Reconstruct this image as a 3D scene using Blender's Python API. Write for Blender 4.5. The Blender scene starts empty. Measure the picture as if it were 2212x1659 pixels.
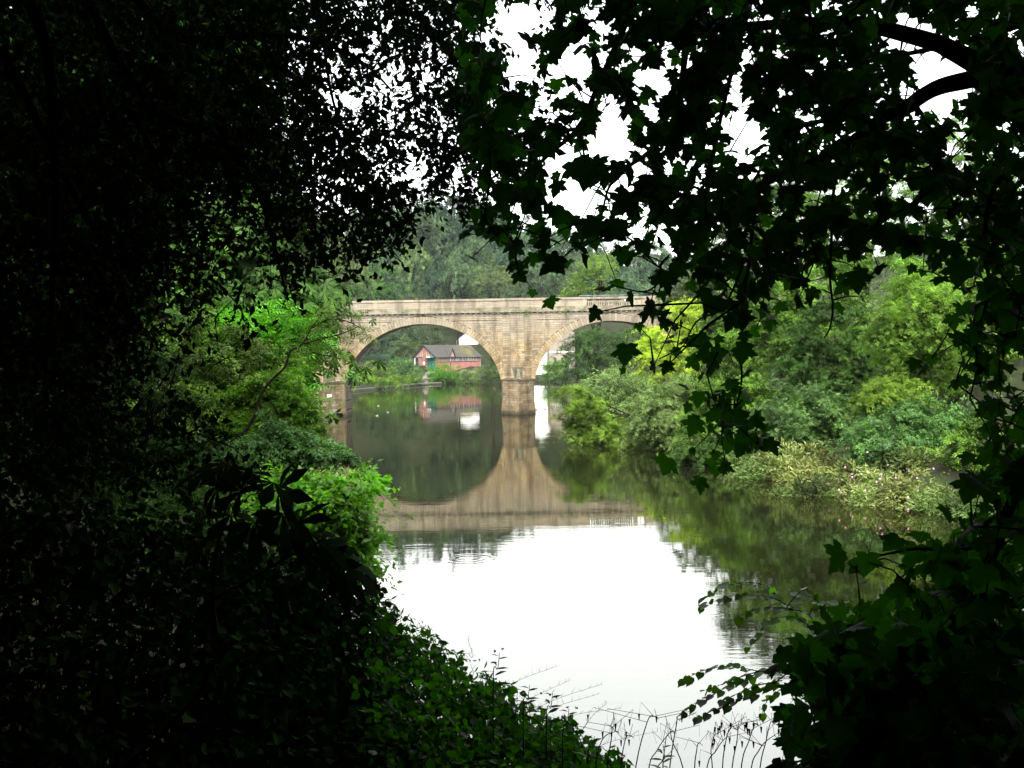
import bpy, math, random
import numpy as np
from mathutils import Vector, Matrix
C = bpy.context.scene.collection
sc = bpy.context.scene
rng = np.random.default_rng(7)
random.seed(7)
R = math.radians

# ------------------------------------------------------------------ camera, sky, sun, exposure
FPX, CAMZ, PITCH, ROLL = 2372.0, 8.0, 1.43, 1.0       # focal length in px of a 2212 px wide picture
cd = bpy.data.cameras.new('camera'); cam = bpy.data.objects.new('camera', cd); C.objects.link(cam)
cd.sensor_width = 36.0; cd.lens = 36.0 * FPX / 2212.0; cd.clip_start = 0.05; cd.clip_end = 4000
CM = Matrix.Rotation(R(90 - PITCH), 3, 'X') @ Matrix.Rotation(R(-ROLL), 3, 'Z')
cam.matrix_world = Matrix.Translation((0, 0, CAMZ)) @ CM.to_4x4()
sc.camera = cam
CMn = np.array(CM)

world = bpy.data.worlds.new("World"); sc.world = world; world.use_nodes = True
wn = world.node_tree.nodes; wl = world.node_tree.links
for n in list(wn): wn.remove(n)
SUN_EL, SUN_AZ = 54.0, 188.0        # azimuth clockwise from +Y: behind the viewer, to the left
sky = wn.new('ShaderNodeTexSky'); sky.sky_type = 'NISHITA'; sky.sun_disc = False
sky.sun_elevation = R(SUN_EL); sky.sun_rotation = R(SUN_AZ)
sky.air_density = 1.0; sky.dust_density = 3.0; sky.ozone_density = 1.0
bw = wn.new('ShaderNodeRGBToBW'); mx = wn.new('ShaderNodeMixRGB'); mx.inputs[0].default_value = 0.88
tint = wn.new('ShaderNodeMixRGB'); tint.blend_type = 'MULTIPLY'; tint.inputs[0].default_value = 1.0
tint.inputs[2].default_value = (1.12, 1.12, 1.10, 1)
bg = wn.new('ShaderNodeBackground'); bg.inputs[1].default_value = 0.15
wo = wn.new('ShaderNodeOutputWorld')
wl.new(sky.outputs[0], bw.inputs[0]); wl.new(sky.outputs[0], mx.inputs[1]); wl.new(bw.outputs[0], mx.inputs[2])
wl.new(mx.outputs[0], tint.inputs[1]); wl.new(tint.outputs[0], bg.inputs[0]); wl.new(bg.outputs[0], wo.inputs[0])

sd = bpy.data.lights.new('sun', 'SUN'); sd.energy = 0.9; sd.angle = R(22); sd.color = (1.0, 0.95, 0.86)
sun = bpy.data.objects.new('sun', sd); C.objects.link(sun)
sv = Vector((math.sin(R(SUN_AZ)) * math.cos(R(SUN_EL)), math.cos(R(SUN_AZ)) * math.cos(R(SUN_EL)), math.sin(R(SUN_EL))))
sun.rotation_euler = sv.to_track_quat('Z', 'Y').to_euler(); sun.location = (0, 0, 120)

sc.view_settings.view_transform = 'Standard'; sc.view_settings.look = 'None'
sc.view_settings.gamma = 1.0; sc.view_settings.use_curve_mapping = False
sc.view_settings.exposure = 2.7
cy = sc.cycles
cy.max_bounces = 6; cy.diffuse_bounces = 2; cy.glossy_bounces = 3; cy.transmission_bounces = 3
cy.transparent_max_bounces = 4; cy.caustics_reflective = False; cy.caustics_refractive = False
cy.use_denoising = True; cy.sample_clamp_indirect = 4.0

# ------------------------------------------------------------------ helpers
def at(px, py, Y):
    "point at forward distance Y that the 2212x1659 picture shows at (px, py)"
    d = CMn @ np.array([(px - 1106) / FPX, -(py - 829.5) / FPX, -1.0])
    p = d * (Y / d[1]); p[2] += CAMZ
    return p
def ats(px, py, Y):
    px = np.asarray(px, float); py = np.asarray(py, float); Y = np.asarray(Y, float)
    d = np.stack([(px - 1106) / FPX, -(py - 829.5) / FPX, -np.ones_like(px)], -1) @ CMn.T
    p = d * (Y / d[..., 1])[..., None]; p[..., 2] += CAMZ
    return p
def mpp(Y): return Y / FPX

def tag(o, label=None, cat=None, group=None, kind=None):
    if label: o['label'] = label
    if cat: o['category'] = cat
    if group: o['group'] = group
    if kind: o['kind'] = kind
    return o
def empty(name, loc=(0, 0, 0), label=None, cat=None, group=None):
    o = bpy.data.objects.new(name, None); C.objects.link(o); o.location = loc
    o.empty_display_size = 0.3
    return tag(o, label, cat, group)
def link(name, me, parent=None, mat=None, loc=None):
    o = bpy.data.objects.new(name, me); C.objects.link(o)
    if mat is not None and not me.materials: me.materials.append(mat)
    if parent is not None: o.parent = parent
    if loc is not None: o.location = loc
    return o
def mesh_np(name, V, F, smooth=False):
    "V (n,3); F (m,k) faces of one size"
    me = bpy.data.meshes.new(name)
    V = np.ascontiguousarray(V, np.float32); F = np.ascontiguousarray(F, np.int32)
    m, k = F.shape
    me.vertices.add(len(V)); me.vertices.foreach_set('co', V.ravel())
    me.loops.add(m * k); me.loops.foreach_set('vertex_index', F.ravel())
    me.polygons.add(m); me.polygons.foreach_set('loop_start', np.arange(0, m * k, k, dtype=np.int32))
    if smooth: me.polygons.foreach_set('use_smooth', np.ones(m, bool))
    me.update(calc_edges=True)
    return me
class MB:
    "collects boxes, prisms, tubes into one mesh"
    def __init__(s): s.v = []; s.f = []
    def quad8(s, P):       # 8 corners: bottom 4 ccw, top 4 ccw
        b = len(s.v); s.v += [tuple(p) for p in P]
        s.f += [(b, b+3, b+2, b+1), (b+4, b+5, b+6, b+7), (b, b+1, b+5, b+4), (b+1, b+2, b+6, b+5), (b+2, b+3, b+7, b+6), (b+3, b, b+4, b+7)]
        return s
    def box(s, x0, x1, y0, y1, z0, z1):
        return s.quad8([(x0,y0,z0),(x1,y0,z0),(x1,y1,z0),(x0,y1,z0),(x0,y0,z1),(x1,y0,z1),(x1,y1,z1),(x0,y1,z1)])
    def prism(s, pts, d):     # polygon pts (3D, planar) extruded by vector d
        b = len(s.v); n = len(pts); s.v += [tuple(p) for p in pts] + [tuple(p[i] + d[i] for i in range(3)) for p in pts]
        s.f.append(tuple(range(b, b + n))); s.f.append(tuple(reversed(range(b + n, b + 2 * n))))
        for i in range(n):
            j = (i + 1) % n; s.f.append((b + i, b + n + i, b + n + j, b + j))
        return s
    def tube(s, pts, r0, r1=None, k=6):
        pts = [Vector(p) for p in pts]; n = len(pts)
        if r1 is None: r1 = r0
        base = len(s.v); up = Vector((0.13, 0.21, 1))
        for i, p in enumerate(pts):
            t = (pts[min(i + 1, n - 1)] - pts[max(i - 1, 0)])
            if t.length < 1e-9: t = Vector((0, 0, 1))
            t.normalize(); a = t.cross(up)
            if a.length < 0.1: a = t.cross(Vector((1, 0, 0)))
            a.normalize(); c = t.cross(a)
            r = r0 + (r1 - r0) * i / max(n - 1, 1)
            for j in range(k):
                q = p + (a * math.cos(2 * math.pi * j / k) + c * math.sin(2 * math.pi * j / k)) * r
                s.v.append(tuple(q))
        for i in range(n - 1):
            for j in range(k):
                j2 = (j + 1) % k
                s.f.append((base + i*k + j, base + i*k + j2, base + (i+1)*k + j2, base + (i+1)*k + j))
        s.f.append(tuple(reversed(range(base, base + k)))); s.f.append(tuple(range(base + (n-1)*k, base + n*k)))
        return s
    def lathe(s, c, prof, k=8):
        base = len(s.v)
        for r, z in prof:
            for j in range(k): s.v.append((c[0] + r*math.cos(2*math.pi*j/k), c[1] + r*math.sin(2*math.pi*j/k), c[2] + z))
        for i in range(len(prof) - 1):
            for j in range(k):
                j2 = (j+1) % k; s.f.append((base+i*k+j, base+i*k+j2, base+(i+1)*k+j2, base+(i+1)*k+j))
        s.f.append(tuple(reversed(range(base, base+k)))); s.f.append(tuple(range(base+(len(prof)-1)*k, base+len(prof)*k)))
        return s
    def mesh(s, name, smooth=False):
        me = bpy.data.meshes.new(name); me.from_pydata(s.v, [], s.f)
        if smooth: me.polygons.foreach_set('use_smooth', np.ones(len(me.polygons), bool))
        me.update(); return me
    def build(s, name, mat, parent=None, smooth=False, loc=None):
        return link(name, s.mesh(name, smooth), parent, mat, loc)

# ------------------------------------------------------------------ materials
def new_mat(name):
    m = bpy.data.materials.new(name); m.use_nodes = True
    nt = m.node_tree; nt.nodes.clear(); out = nt.nodes.new('ShaderNodeOutputMaterial')
    return m, nt, nt.nodes, nt.links, out
def ramp(nt, fac, stops):
    r = nt.nodes.new('ShaderNodeValToRGB'); e = r.color_ramp.elements
    while len(e) < len(stops): e.new(0.5)
    for i, (p, c) in enumerate(stops): e[i].position = p; e[i].color = (*c, 1)
    nt.links.new(fac, r.inputs[0]); return r.outputs[0]
def noise(nt, scale, detail=4, vec=None, rough=0.55):
    n = nt.nodes.new('ShaderNodeTexNoise'); n.inputs['Scale'].default_value = scale
    n.inputs['Detail'].default_value = detail; n.inputs['Roughness'].default_value = rough
    if vec is not None: nt.links.new(vec, n.inputs['Vector'])
    return n.outputs['Fac']
def pos(nt): return nt.nodes.new('ShaderNodeNewGeometry').outputs['Position']
def mix(nt, fac, a, b, mode='MIX'):
    m = nt.nodes.new('ShaderNodeMixRGB'); m.blend_type = mode
    for i, v in ((0, fac), (1, a), (2, b)):
        if isinstance(v, (int, float)): m.inputs[i].default_value = v
        elif isinstance(v, tuple): m.inputs[i].default_value = (*v, 1)
        else: nt.links.new(v, m.inputs[i])
    return m.outputs[0]
def mathn(nt, op, a, b=0.0, clamp=False):
    m = nt.nodes.new('ShaderNodeMath'); m.operation = op; m.use_clamp = clamp
    for i, v in ((0, a), (1, b)):
        if isinstance(v, (int, float)): m.inputs[i].default_value = v
        else: nt.links.new(v, m.inputs[i])
    return m.outputs[0]
def principled(nt, out, col, rough=0.8, spec=0.3, bump=None, bstr=0.3, bdist=0.02, metallic=0.0):
    p = nt.nodes.new('ShaderNodeBsdfPrincipled')
    if isinstance(col, tuple): p.inputs['Base Color'].default_value = (*col, 1)
    else: nt.links.new(col, p.inputs['Base Color'])
    if isinstance(rough, (int, float)): p.inputs['Roughness'].default_value = rough
    else: nt.links.new(rough, p.inputs['Roughness'])
    p.inputs['Specular IOR Level'].default_value = spec; p.inputs['Metallic'].default_value = metallic
    if bump is not None:
        b = nt.nodes.new('ShaderNodeBump'); b.inputs['Strength'].default_value = bstr; b.inputs['Distance'].default_value = bdist
        nt.links.new(bump, b.inputs['Height']); nt.links.new(b.outputs[0], p.inputs['Normal'])
    nt.links.new(p.outputs[0], out.inputs[0]); return p

def simple(name, col, rough=0.8, spec=0.3, var=0.25, scale=3.0, bstr=0.2):
    m, nt, N, L, out = new_mat(name)
    f = noise(nt, scale, 5, pos(nt))
    c = mix(nt, 1.0, col, ramp(nt, f, [(0.3, (1-var,)*3), (0.7, (1+var,)*3)]), 'MULTIPLY')
    principled(nt, out, c, rough, spec, f, bstr); return m

def leaf_mat(name, cols, transl=0.3, rough=0.6, spec=0.12, clump=0.25, tone=(0.30, 1.55), tcol=None):
    "leaf surface: hue varies leaf by leaf and in drifts through the crown, which also paint in shade gaps"
    m, nt, N, L, out = new_mat(name)
    g = N.new('ShaderNodeNewGeometry')
    oi0 = N.new('ShaderNodeObjectInfo')
    rnd = mathn(nt, 'FRACT', mathn(nt, 'ADD', g.outputs['Random Per Island'], oi0.outputs['Random']))
    st = [(i / (len(cols) - 1), c) for i, c in enumerate(cols)] if len(cols) > 1 else [(0, cols[0]), (1, cols[0])]
    c = ramp(nt, rnd, st)
    f = noise(nt, clump, 3, g.outputs['Position'])
    c = mix(nt, 1.0, c, ramp(nt, f, [(0.32, (tone[0],)*3), (0.68, (tone[1],)*3)]), 'MULTIPLY')  # noise contrast also puts shade gaps between sprays into the colour
    oi = N.new('ShaderNodeObjectInfo')
    hs = N.new('ShaderNodeHueSaturation')
    L.new(mathn(nt, 'ADD', 0.485, mathn(nt, 'MULTIPLY', oi.outputs['Random'], 0.03)), hs.inputs['Hue'])
    L.new(mathn(nt, 'ADD', 0.8, mathn(nt, 'MULTIPLY', oi.outputs['Random'], 0.4)), hs.inputs['Value'])
    L.new(c, hs.inputs['Color']); c = hs.outputs[0]
    p = principled(nt, out, c, rough, spec)
    t = N.new('ShaderNodeBsdfTranslucent')
    tc = mix(nt, 1.0, c, tcol if tcol else (1.3, 1.6, 0.35), 'MULTIPLY'); L.new(tc, t.inputs[0])
    ms = N.new('ShaderNodeMixShader'); ms.inputs[0].default_value = transl
    L.new(p.outputs[0], ms.inputs[1]); L.new(t.outputs[0], ms.inputs[2]); L.new(ms.outputs[0], out.inputs[0])
    return m

G = lambda r, g, b: (r, g, b)
M = {}
M['hill_mid'] = leaf_mat('foliage_hill_mid', [G(.03,.06,.027), G(.045,.085,.035), G(.07,.11,.045)], 0.2, clump=.12)
M['hill_dark'] = leaf_mat('foliage_hill_dark', [G(.018,.042,.022), G(.03,.06,.03)], 0.15, clump=.12)
M['hill_light'] = leaf_mat('foliage_hill_light', [G(.06,.10,.035), G(.10,.145,.05)], 0.25, clump=.12)
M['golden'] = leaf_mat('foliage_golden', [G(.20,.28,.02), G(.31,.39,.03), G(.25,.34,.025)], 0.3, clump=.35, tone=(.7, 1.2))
M['willow'] = leaf_mat('foliage_willow', [G(.06,.105,.028), G(.115,.165,.05), G(.09,.15,.035)], 0.25, clump=.4)
M['yellowgreen'] = leaf_mat('foliage_yellow_green', [G(.055,.115,.012), G(.12,.19,.022), G(.085,.155,.016)], 0.35, clump=.4)
M['midgreen'] = leaf_mat('foliage_mid_green', [G(.034,.085,.008), G(.07,.14,.014), G(.125,.205,.024)], 0.2, clump=.3)
M['dark'] = leaf_mat('foliage_dark_green', [G(.014,.038,.005), G(.028,.062,.008), G(.048,.09,.014)], 0.2, clump=.3)
M['bluegreen'] = leaf_mat('foliage_blue_green', [G(.020,.058,.010), G(.042,.095,.017), G(.075,.14,.032)], 0.2, clump=.5, rough=.5, spec=.2)
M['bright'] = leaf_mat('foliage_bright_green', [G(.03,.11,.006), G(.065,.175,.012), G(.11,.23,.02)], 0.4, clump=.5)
M['herb'] = leaf_mat('foliage_riverside_herbs', [G(.08,.125,.03), G(.15,.19,.05), G(.22,.235,.09), G(.10,.15,.04)], 0.25, clump=.5)
M['deep_shade'] = leaf_mat('foliage_painted_shade', [G(.006,.018,.003), G(.012,.030,.004), G(.018,.042,.006)], 0.08, clump=.4, rough=.7, spec=.01, tcol=(1.0,1.8,.2))  # deep shade put into the leaf colour, well below normal foliage
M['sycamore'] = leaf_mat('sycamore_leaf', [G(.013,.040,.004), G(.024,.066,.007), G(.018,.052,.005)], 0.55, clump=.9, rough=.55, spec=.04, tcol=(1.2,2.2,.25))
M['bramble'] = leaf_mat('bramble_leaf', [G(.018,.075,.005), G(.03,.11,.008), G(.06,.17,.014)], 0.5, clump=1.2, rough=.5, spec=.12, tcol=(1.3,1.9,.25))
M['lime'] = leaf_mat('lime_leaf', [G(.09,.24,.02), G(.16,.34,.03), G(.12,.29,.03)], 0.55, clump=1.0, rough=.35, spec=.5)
M['straw'] = simple('dry_stem', (.10,.07,.04), .8)
M['pink'] = simple('pink_blossom', (.45,.20,.30), .7)
M['bark'] = simple('bark', (.018,.015,.011), .9, .04, .4, 6, .6)
M['bark_pale'] = simple('bark_pale', (.16,.14,.10), .85, .2, .3, 6, .5)

# ------------------------------------------------------------------ leaf templates (tip along +y, base at 0, unit length)
def t_diamond():      # folded pointed leaf, 4 tris
    V = [(0,0,0),(.28,.42,.07),(0,1,0),(-.28,.42,.07),(0,.45,-.03)]
    F = [(0,1,4),(1,2,4),(2,3,4),(3,0,4)]
    return np.array(V), np.array(F)
def t_spray():        # four small pointed leaves in one spray, 4 tris
    V = [];F = []
    for a, l, x, y, z in ((0,.62,0,.38,0),(.9,.6,.06,.22,.07),(-1.0,.58,-.06,.12,-.04),(.25,.5,-.12,-.1,.05)):
        b = len(V)
        for (u, v, w) in ((-.22,.12,.02),(.26,.30,-.03),(0,1,0)):
            V.append((x + l*(u*math.cos(a)+v*math.sin(a)), y + l*(v*math.cos(a)-u*math.sin(a)), z + w*l))
        F += [(b,b+1,b+2)]
    return np.array(V), np.array(F)
def t_round():        # lime/hazel leaf, 8 tris + stalk
    half = [(0,.12,0),(.26,.08,.03),(.42,.32,.07),(.36,.62,.05),(.14,.86,.0),(0,1.08,-.04)]
    V = [(0,.45,-.05)] + half + [(-x,y,z) for x,y,z in half[1:-1]][::-1]
    n = len(V) - 1; F = [(0, 1+i, 1+(i+1) % n) for i in range(n)]
    b = len(V); V += [(-.015,-.2,0),(.015,-.2,0),(0,.13,0)]; F.append((b,b+1,b+2))
    return np.array(V), np.array(F)
def t_sycamore():
    half = [(0,.10),(.13,.0),(.28,.02),(.48,.06),(.46,.16),(.38,.27),(.52,.33),(.74,.54),(.56,.55),(.47,.65),(.28,.59),(.33,.73),(.23,.79),(.15,.92),(0,1.12)]
    zz = lambda x, y: -0.22*x*x - .10*(y-.45)**2 + .05*math.sin(9*x)*.5
    pts = half + [(-x,y) for x, y in half[1:-1]][::-1]
    V = [(0,.42,.05)] + [(x,y,zz(x,y)) for x, y in pts]
    n = len(pts); F = [(0,1+i,1+(i+1) % n) for i in range(n)]
    b = len(V); V += [(-.014,-.45,.12),(.014,-.45,.12),(.012,.14,0),(-.012,.14,0)]; F += [(b,b+1,b+2),(b,b+2,b+3)]
    return np.array(V), np.array(F)
def t_lance():
    V = [(0,0,0),(.10,.25,.02),(.11,.55,.03),(0,1,-.08),(-.11,.55,.03),(-.10,.25,.02)]
    F = [(0,1,5),(1,2,5),(2,4,5),(2,3,4)]
    return np.array(V), np.array(F)
def t_palmate():      # horse chestnut: five leaflets hanging from one point
    V = [];F = []
    for a, l in ((0,1),(.75,.9),(-.75,.9),(1.5,.65),(-1.5,.65)):
        b = len(V)
        for (u, v, w) in ((0,0,0),(.13,.45,.02),(.17,.70,.0),(0,1,-.12),(-.17,.70,.0),(-.13,.45,.02)):
            V.append((l*(u*math.cos(a)+v*math.sin(a)), l*(v*math.cos(a)-u*math.sin(a)), w*l - .12*v*l))
        F += [(b,b+1,b+5),(b+1,b+2,b+5),(b+2,b+4,b+5),(b+2,b+3,b+4)]
    return np.array(V), np.array(F)
def t_pinnate():      # ash leaf: stalk with paired leaflets
    V = [(-.01,0,0),(.01,0,0),(0,1,0)]; F = [(0,1,2)]
    for k, y in enumerate((.3,.5,.7,.88)):
        for sx in (-1, 1):
            b = len(V); L_ = .30
            for (u, v) in ((0,0),(.5,-.17),(1,.1),(.5,.2)):
                V.append((sx*u*L_, y + v*L_ + u*.08, -.06*u))
            F += [(b,b+1,b+2),(b,b+2,b+3)]
    b = len(V); V += [(0,.92,0),(.07,1.08,.01),(0,1.28,-.02),(-.07,1.08,.01)]; F += [(b,b+1,b+2),(b,b+2,b+3)]
    return np.array(V), np.array(F)
TPL = dict(diamond=t_diamond(), spray=t_spray(), round=t_round(), sycamore=t_sycamore(), lance=t_lance(), palmate=t_palmate(), pinnate=t_pinnate())

def norm(a): return a / np.maximum(np.linalg.norm(a, axis=-1, keepdims=True), 1e-9)
def frames(tip, nrm):
    t = norm(tip); s = norm(np.cross(t, nrm)); n = np.cross(s, t)
    return np.stack([s, t, n], -1)       # columns
def leaf_mesh(name, P, tip, nrm, size, tpl):
    V, F = TPL[tpl]; Rm = frames(tip, nrm)
    n = len(P); k = len(V)
    W = np.einsum('nij,kj->nki', Rm, V) * np.asarray(size).reshape(-1, 1, 1) + P[:, None, :]
    FF = (F[None] + (np.arange(n) * k)[:, None, None]).reshape(-1, 3)
    return mesh_np(name, W.reshape(-1, 3), FF)
def rand_unit(n, r=None):
    r = r or rng
    return norm(r.normal(size=(n, 3)))

def crown_points(lobes, n, clump=0.35, per=14, flat=0.45, r=None, shell=0.55):
    """lobes: (centre, radii) ellipsoids; leaves gather in flattened clumps spread over and under each lobe's skin.
    returns leaf positions, outward directions"""
    r = r or rng
    w = np.array([l[1][0]*l[1][1] + l[1][1]*l[1][2] + l[1][0]*l[1][2] for l in lobes], float); w /= w.sum()
    P = []; O = []
    for (c, rad), wi in zip(lobes, w):
        c = np.array(c, float); rad = np.array(rad, float)
        nl = int(n * wi); nc = max(3, nl // per)
        u = rand_unit(nc, r)
        rr = 1 - (1 - shell) * r.random(nc)**1.3
        rr *= 1 + 0.12 * np.sin(u[:, 0]*5 + c[0]) * np.cos(u[:, 2]*4 + c[2]) + r.normal(size=nc)*.09
        cc = c + u * rad * rr[:, None]
        idx = r.integers(0, nc, nl)
        cs = clump * (0.6 + .8*r.random(nc))[idx]
        ax = norm(u * np.array([1, 1, .25]) + r.normal(size=(nc, 3)) * .35 + np.array([0, 0, -.15]))[idx]
        al = np.abs(r.normal(size=nl)) * 1.9 - .8
        off = ax * (al * cs)[:, None] + r.normal(size=(nl, 3)) * (cs * (.62 - .16*np.clip(al, -.5, 2)))[:, None] * np.array([1, 1, flat])
        off[:, 2] -= 0.10 * np.maximum(al, 0)**2 * cs
        P.append(cc[idx] + off); O.append(norm(u[idx] * np.array([1, 1, .8]) + off / np.maximum(cs, .01)[:, None] * .5))
    return np.concatenate(P), np.concatenate(O)
def leaf_dirs(O, droop=0.4, r=None, jit=0.6, up=0.9):
    r = r or rng
    n = len(O)
    tip = norm(O * np.array([1, 1, .3]) + r.normal(size=(n, 3)) * jit + np.array([0, 0, -droop]))
    nr = norm(O * .5 + np.array([0, 0, up]) + r.normal(size=(n, 3)) * .5)
    return tip, nr
def limb_pts(a, b, sag=0.0, n=6, wob=0.08, r=None):
    r = r or rng
    a = np.array(a, float); b = np.array(b, float); L_ = np.linalg.norm(b - a)
    t = np.linspace(0, 1, n)[:, None]
    p = a + (b - a) * t
    p[1:-1] += r.normal(size=(n - 2, 3)) * wob * L_ / n
    p[:, 2] += sag * np.sin(t[:, 0] * math.pi)
    return p
# ------------------------------------------------------------------ terrain and river
RIV = np.array([(160,-6),(60,6),(25,10.5),(10,14.5),(1,19),(-3.5,27),(-8,40),(-13,60),(-18,85),(-24,115),(-30,150),(-38,200),(-42,235),
                (-41.5,260),(-34,290),(-26.5,328),(-18,338),(-4,345),(10,342),(16,325),(20,290),(23,250),(23,200),(24,150),(18,125),(11,103),(15,80),(17.5,66),(20,55),(34,47),(70,40),(160,25)], float)
def river_dist(X, Y):
    "signed distance, positive on land"
    d = np.full(X.shape, 1e9); inside = np.zeros(X.shape, bool); n = len(RIV)
    for i in range(n):
        x0, y0 = RIV[i]; x1, y1 = RIV[(i+1) % n]
        ex, ey = x1-x0, y1-y0; t = np.clip(((X-x0)*ex + (Y-y0)*ey)/(ex*ex+ey*ey), 0, 1)
        d = np.minimum(d, np.hypot(X-(x0+t*ex), Y-(y0+t*ey)))
        if abs(y1 - y0) > 1e-9:
            c = ((y0 > Y) != (y1 > Y)) & (X < (x1-x0)*(Y-y0)/(y1-y0) + x0)
            inside ^= c
    return np.where(inside, -d, d)
def sm(x, a, b): t = np.clip((x-a)/(b-a), 0, 1); return t*t*(3-2*t)
def ground_z(X, Y):
    X = np.asarray(X, float); Y = np.asarray(Y, float)
    d = river_dist(X, Y)
    slope = 0.38
    z = np.where(d > 0, 0.10 + slope*np.minimum(d, 17) + .42*np.clip(d-17, 0, 70), np.maximum(d*.5, -1.8))
    z = np.minimum(z, 38 + .05*d)
    # far hillside rises less steeply behind the boathouse terrace
    terr = np.exp(-(((X+21)/26)**4 + ((Y-362)/22)**4))
    z = np.where(d > 0, z*(1-terr) + np.minimum(z, 5.2)*terr, z)
    t2 = np.exp(-(((X-13)/17)**4 + ((Y-362)/24)**4)); z = np.where(d > 0, z*(1-t2) + np.minimum(z, 1.3)*t2, z)
    z += 13*sm(Y, 385, 445)*sm(d, 20, 60)*(1-sm(X, -25, 45))
    z += np.where(d > 1, .35*np.sin(X*.31+1)*np.sin(Y*.23)*np.clip(d/12, 0, 1), 0)
    # road level at the two bridge ends
    for s, ex in ((-1, -46), (1, 31)):
        q = np.exp(-((Y-157)/9)**4) * sm(s*(X-ex), 0, 8)
        z = z*(1-q) + 14.3*q
    return z
def gz(x, y): return float(ground_z(np.array([x]), np.array([y]))[0])
def build_ground():
    xs = np.unique(np.concatenate([np.linspace(-600, -60, 28), np.linspace(-60, 60, 121), np.linspace(60, 600, 28)]))
    ys = np.unique(np.concatenate([np.linspace(-120, -20, 16), np.linspace(-20, 180, 134), np.linspace(180, 420, 90), np.linspace(420, 900, 25)]))
    X, Y = np.meshgrid(xs, ys); Z = ground_z(X, Y)
    V = np.stack([X, Y, Z], -1).reshape(-1, 3); nx, ny = len(xs), len(ys)
    i = (np.arange(ny-1)[:, None]*nx + np.arange(nx-1)[None]).ravel()
    F = np.stack([i, i+1, i+nx+1, i+nx], -1)
    m, nt, N, L, out = new_mat('woodland_floor')
    p = pos(nt)
    c = ramp(nt, noise(nt, .8, 6, p), [(.35, (.012,.010,.006)), (.55, (.016,.022,.008)), (.75, (.02,.035,.010))])
    principled(nt, out, c, .95, .1, noise(nt, 6, 6, p), .6, .1)
    o = link('ground', mesh_np('ground', V, F, True), None, m); tag(o, kind='structure', label='dark earth riverbanks under the trees')
build_ground()

def build_water():
    m, nt, N, L, out = new_mat('river_water')
    P = pos(nt)
    def mapv(sx, sy):
        mp = N.new('ShaderNodeMapping'); mp.inputs['Scale'].default_value = (sx, sy, 1); L.new(P, mp.inputs['Vector']); return mp.outputs[0]
    w1 = noise(nt, 1.0, 3, mapv(.35, 1.6)); w2 = noise(nt, 1.0, 4, mapv(.06, .10)); w3 = noise(nt, 1.0, 2, mapv(1.5, 7))
    patch = ramp(nt, w2, [(.42, (.25,)*3), (.62, (1,)*3)])
    h = mathn(nt, 'MULTIPLY', mathn(nt, 'ADD', w1, mathn(nt, 'MULTIPLY', w3, .25)), patch)
    # a fish ring spreading on the open water
    sub = N.new('ShaderNodeVectorMath'); sub.operation = 'DISTANCE'; L.new(P, sub.inputs[0])
    rc = at(1012, 1203, 43.5); sub.inputs[1].default_value = (float(rc[0]), 43.5, 0)
    dd = sub.outputs['Value']
    wave = mathn(nt, 'SINE', mathn(nt, 'MULTIPLY', dd, 18))
    env = mathn(nt, 'MULTIPLY', mathn(nt, 'GREATER_THAN', dd, .35), mathn(nt, 'LESS_THAN', dd, 1.15))
    h = mathn(nt, 'ADD', h, mathn(nt, 'MULTIPLY', mathn(nt, 'MULTIPLY', wave, env), .06))
    b = N.new('ShaderNodeBump'); b.inputs['Strength'].default_value = 0.5; b.inputs['Distance'].default_value = 0.009
    L.new(h, b.inputs['Height'])
    d = N.new('ShaderNodeBsdfDiffuse'); d.inputs[0].default_value = (.006, .0065, .0025, 1)
    g = N.new('ShaderNodeBsdfGlossy'); g.inputs['Color'].default_value = (.93, .92, .85, 1); g.inputs['Roughness'].default_value = .012
    L.new(b.outputs[0], g.inputs['Normal'])
    fr = N.new('ShaderNodeFresnel'); fr.inputs[0].default_value = 4.0; L.new(b.outputs[0], fr.inputs['Normal'])
    ms = N.new('ShaderNodeMixShader'); L.new(fr.outputs[0], ms.inputs[0]); L.new(d.outputs[0], ms.inputs[1]); L.new(g.outputs[0], ms.inputs[2])
    L.new(ms.outputs[0], out.inputs[0])
    mb = MB(); mb.v = [(-170,-40,0),(170,-40,0),(170,420,0),(-170,420,0)]; mb.f = [(0,1,2,3)]
    o = mb.build('river_water', m); tag(o, kind='structure', label='still brown river reflecting the bridge and white sky')
build_water()

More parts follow.
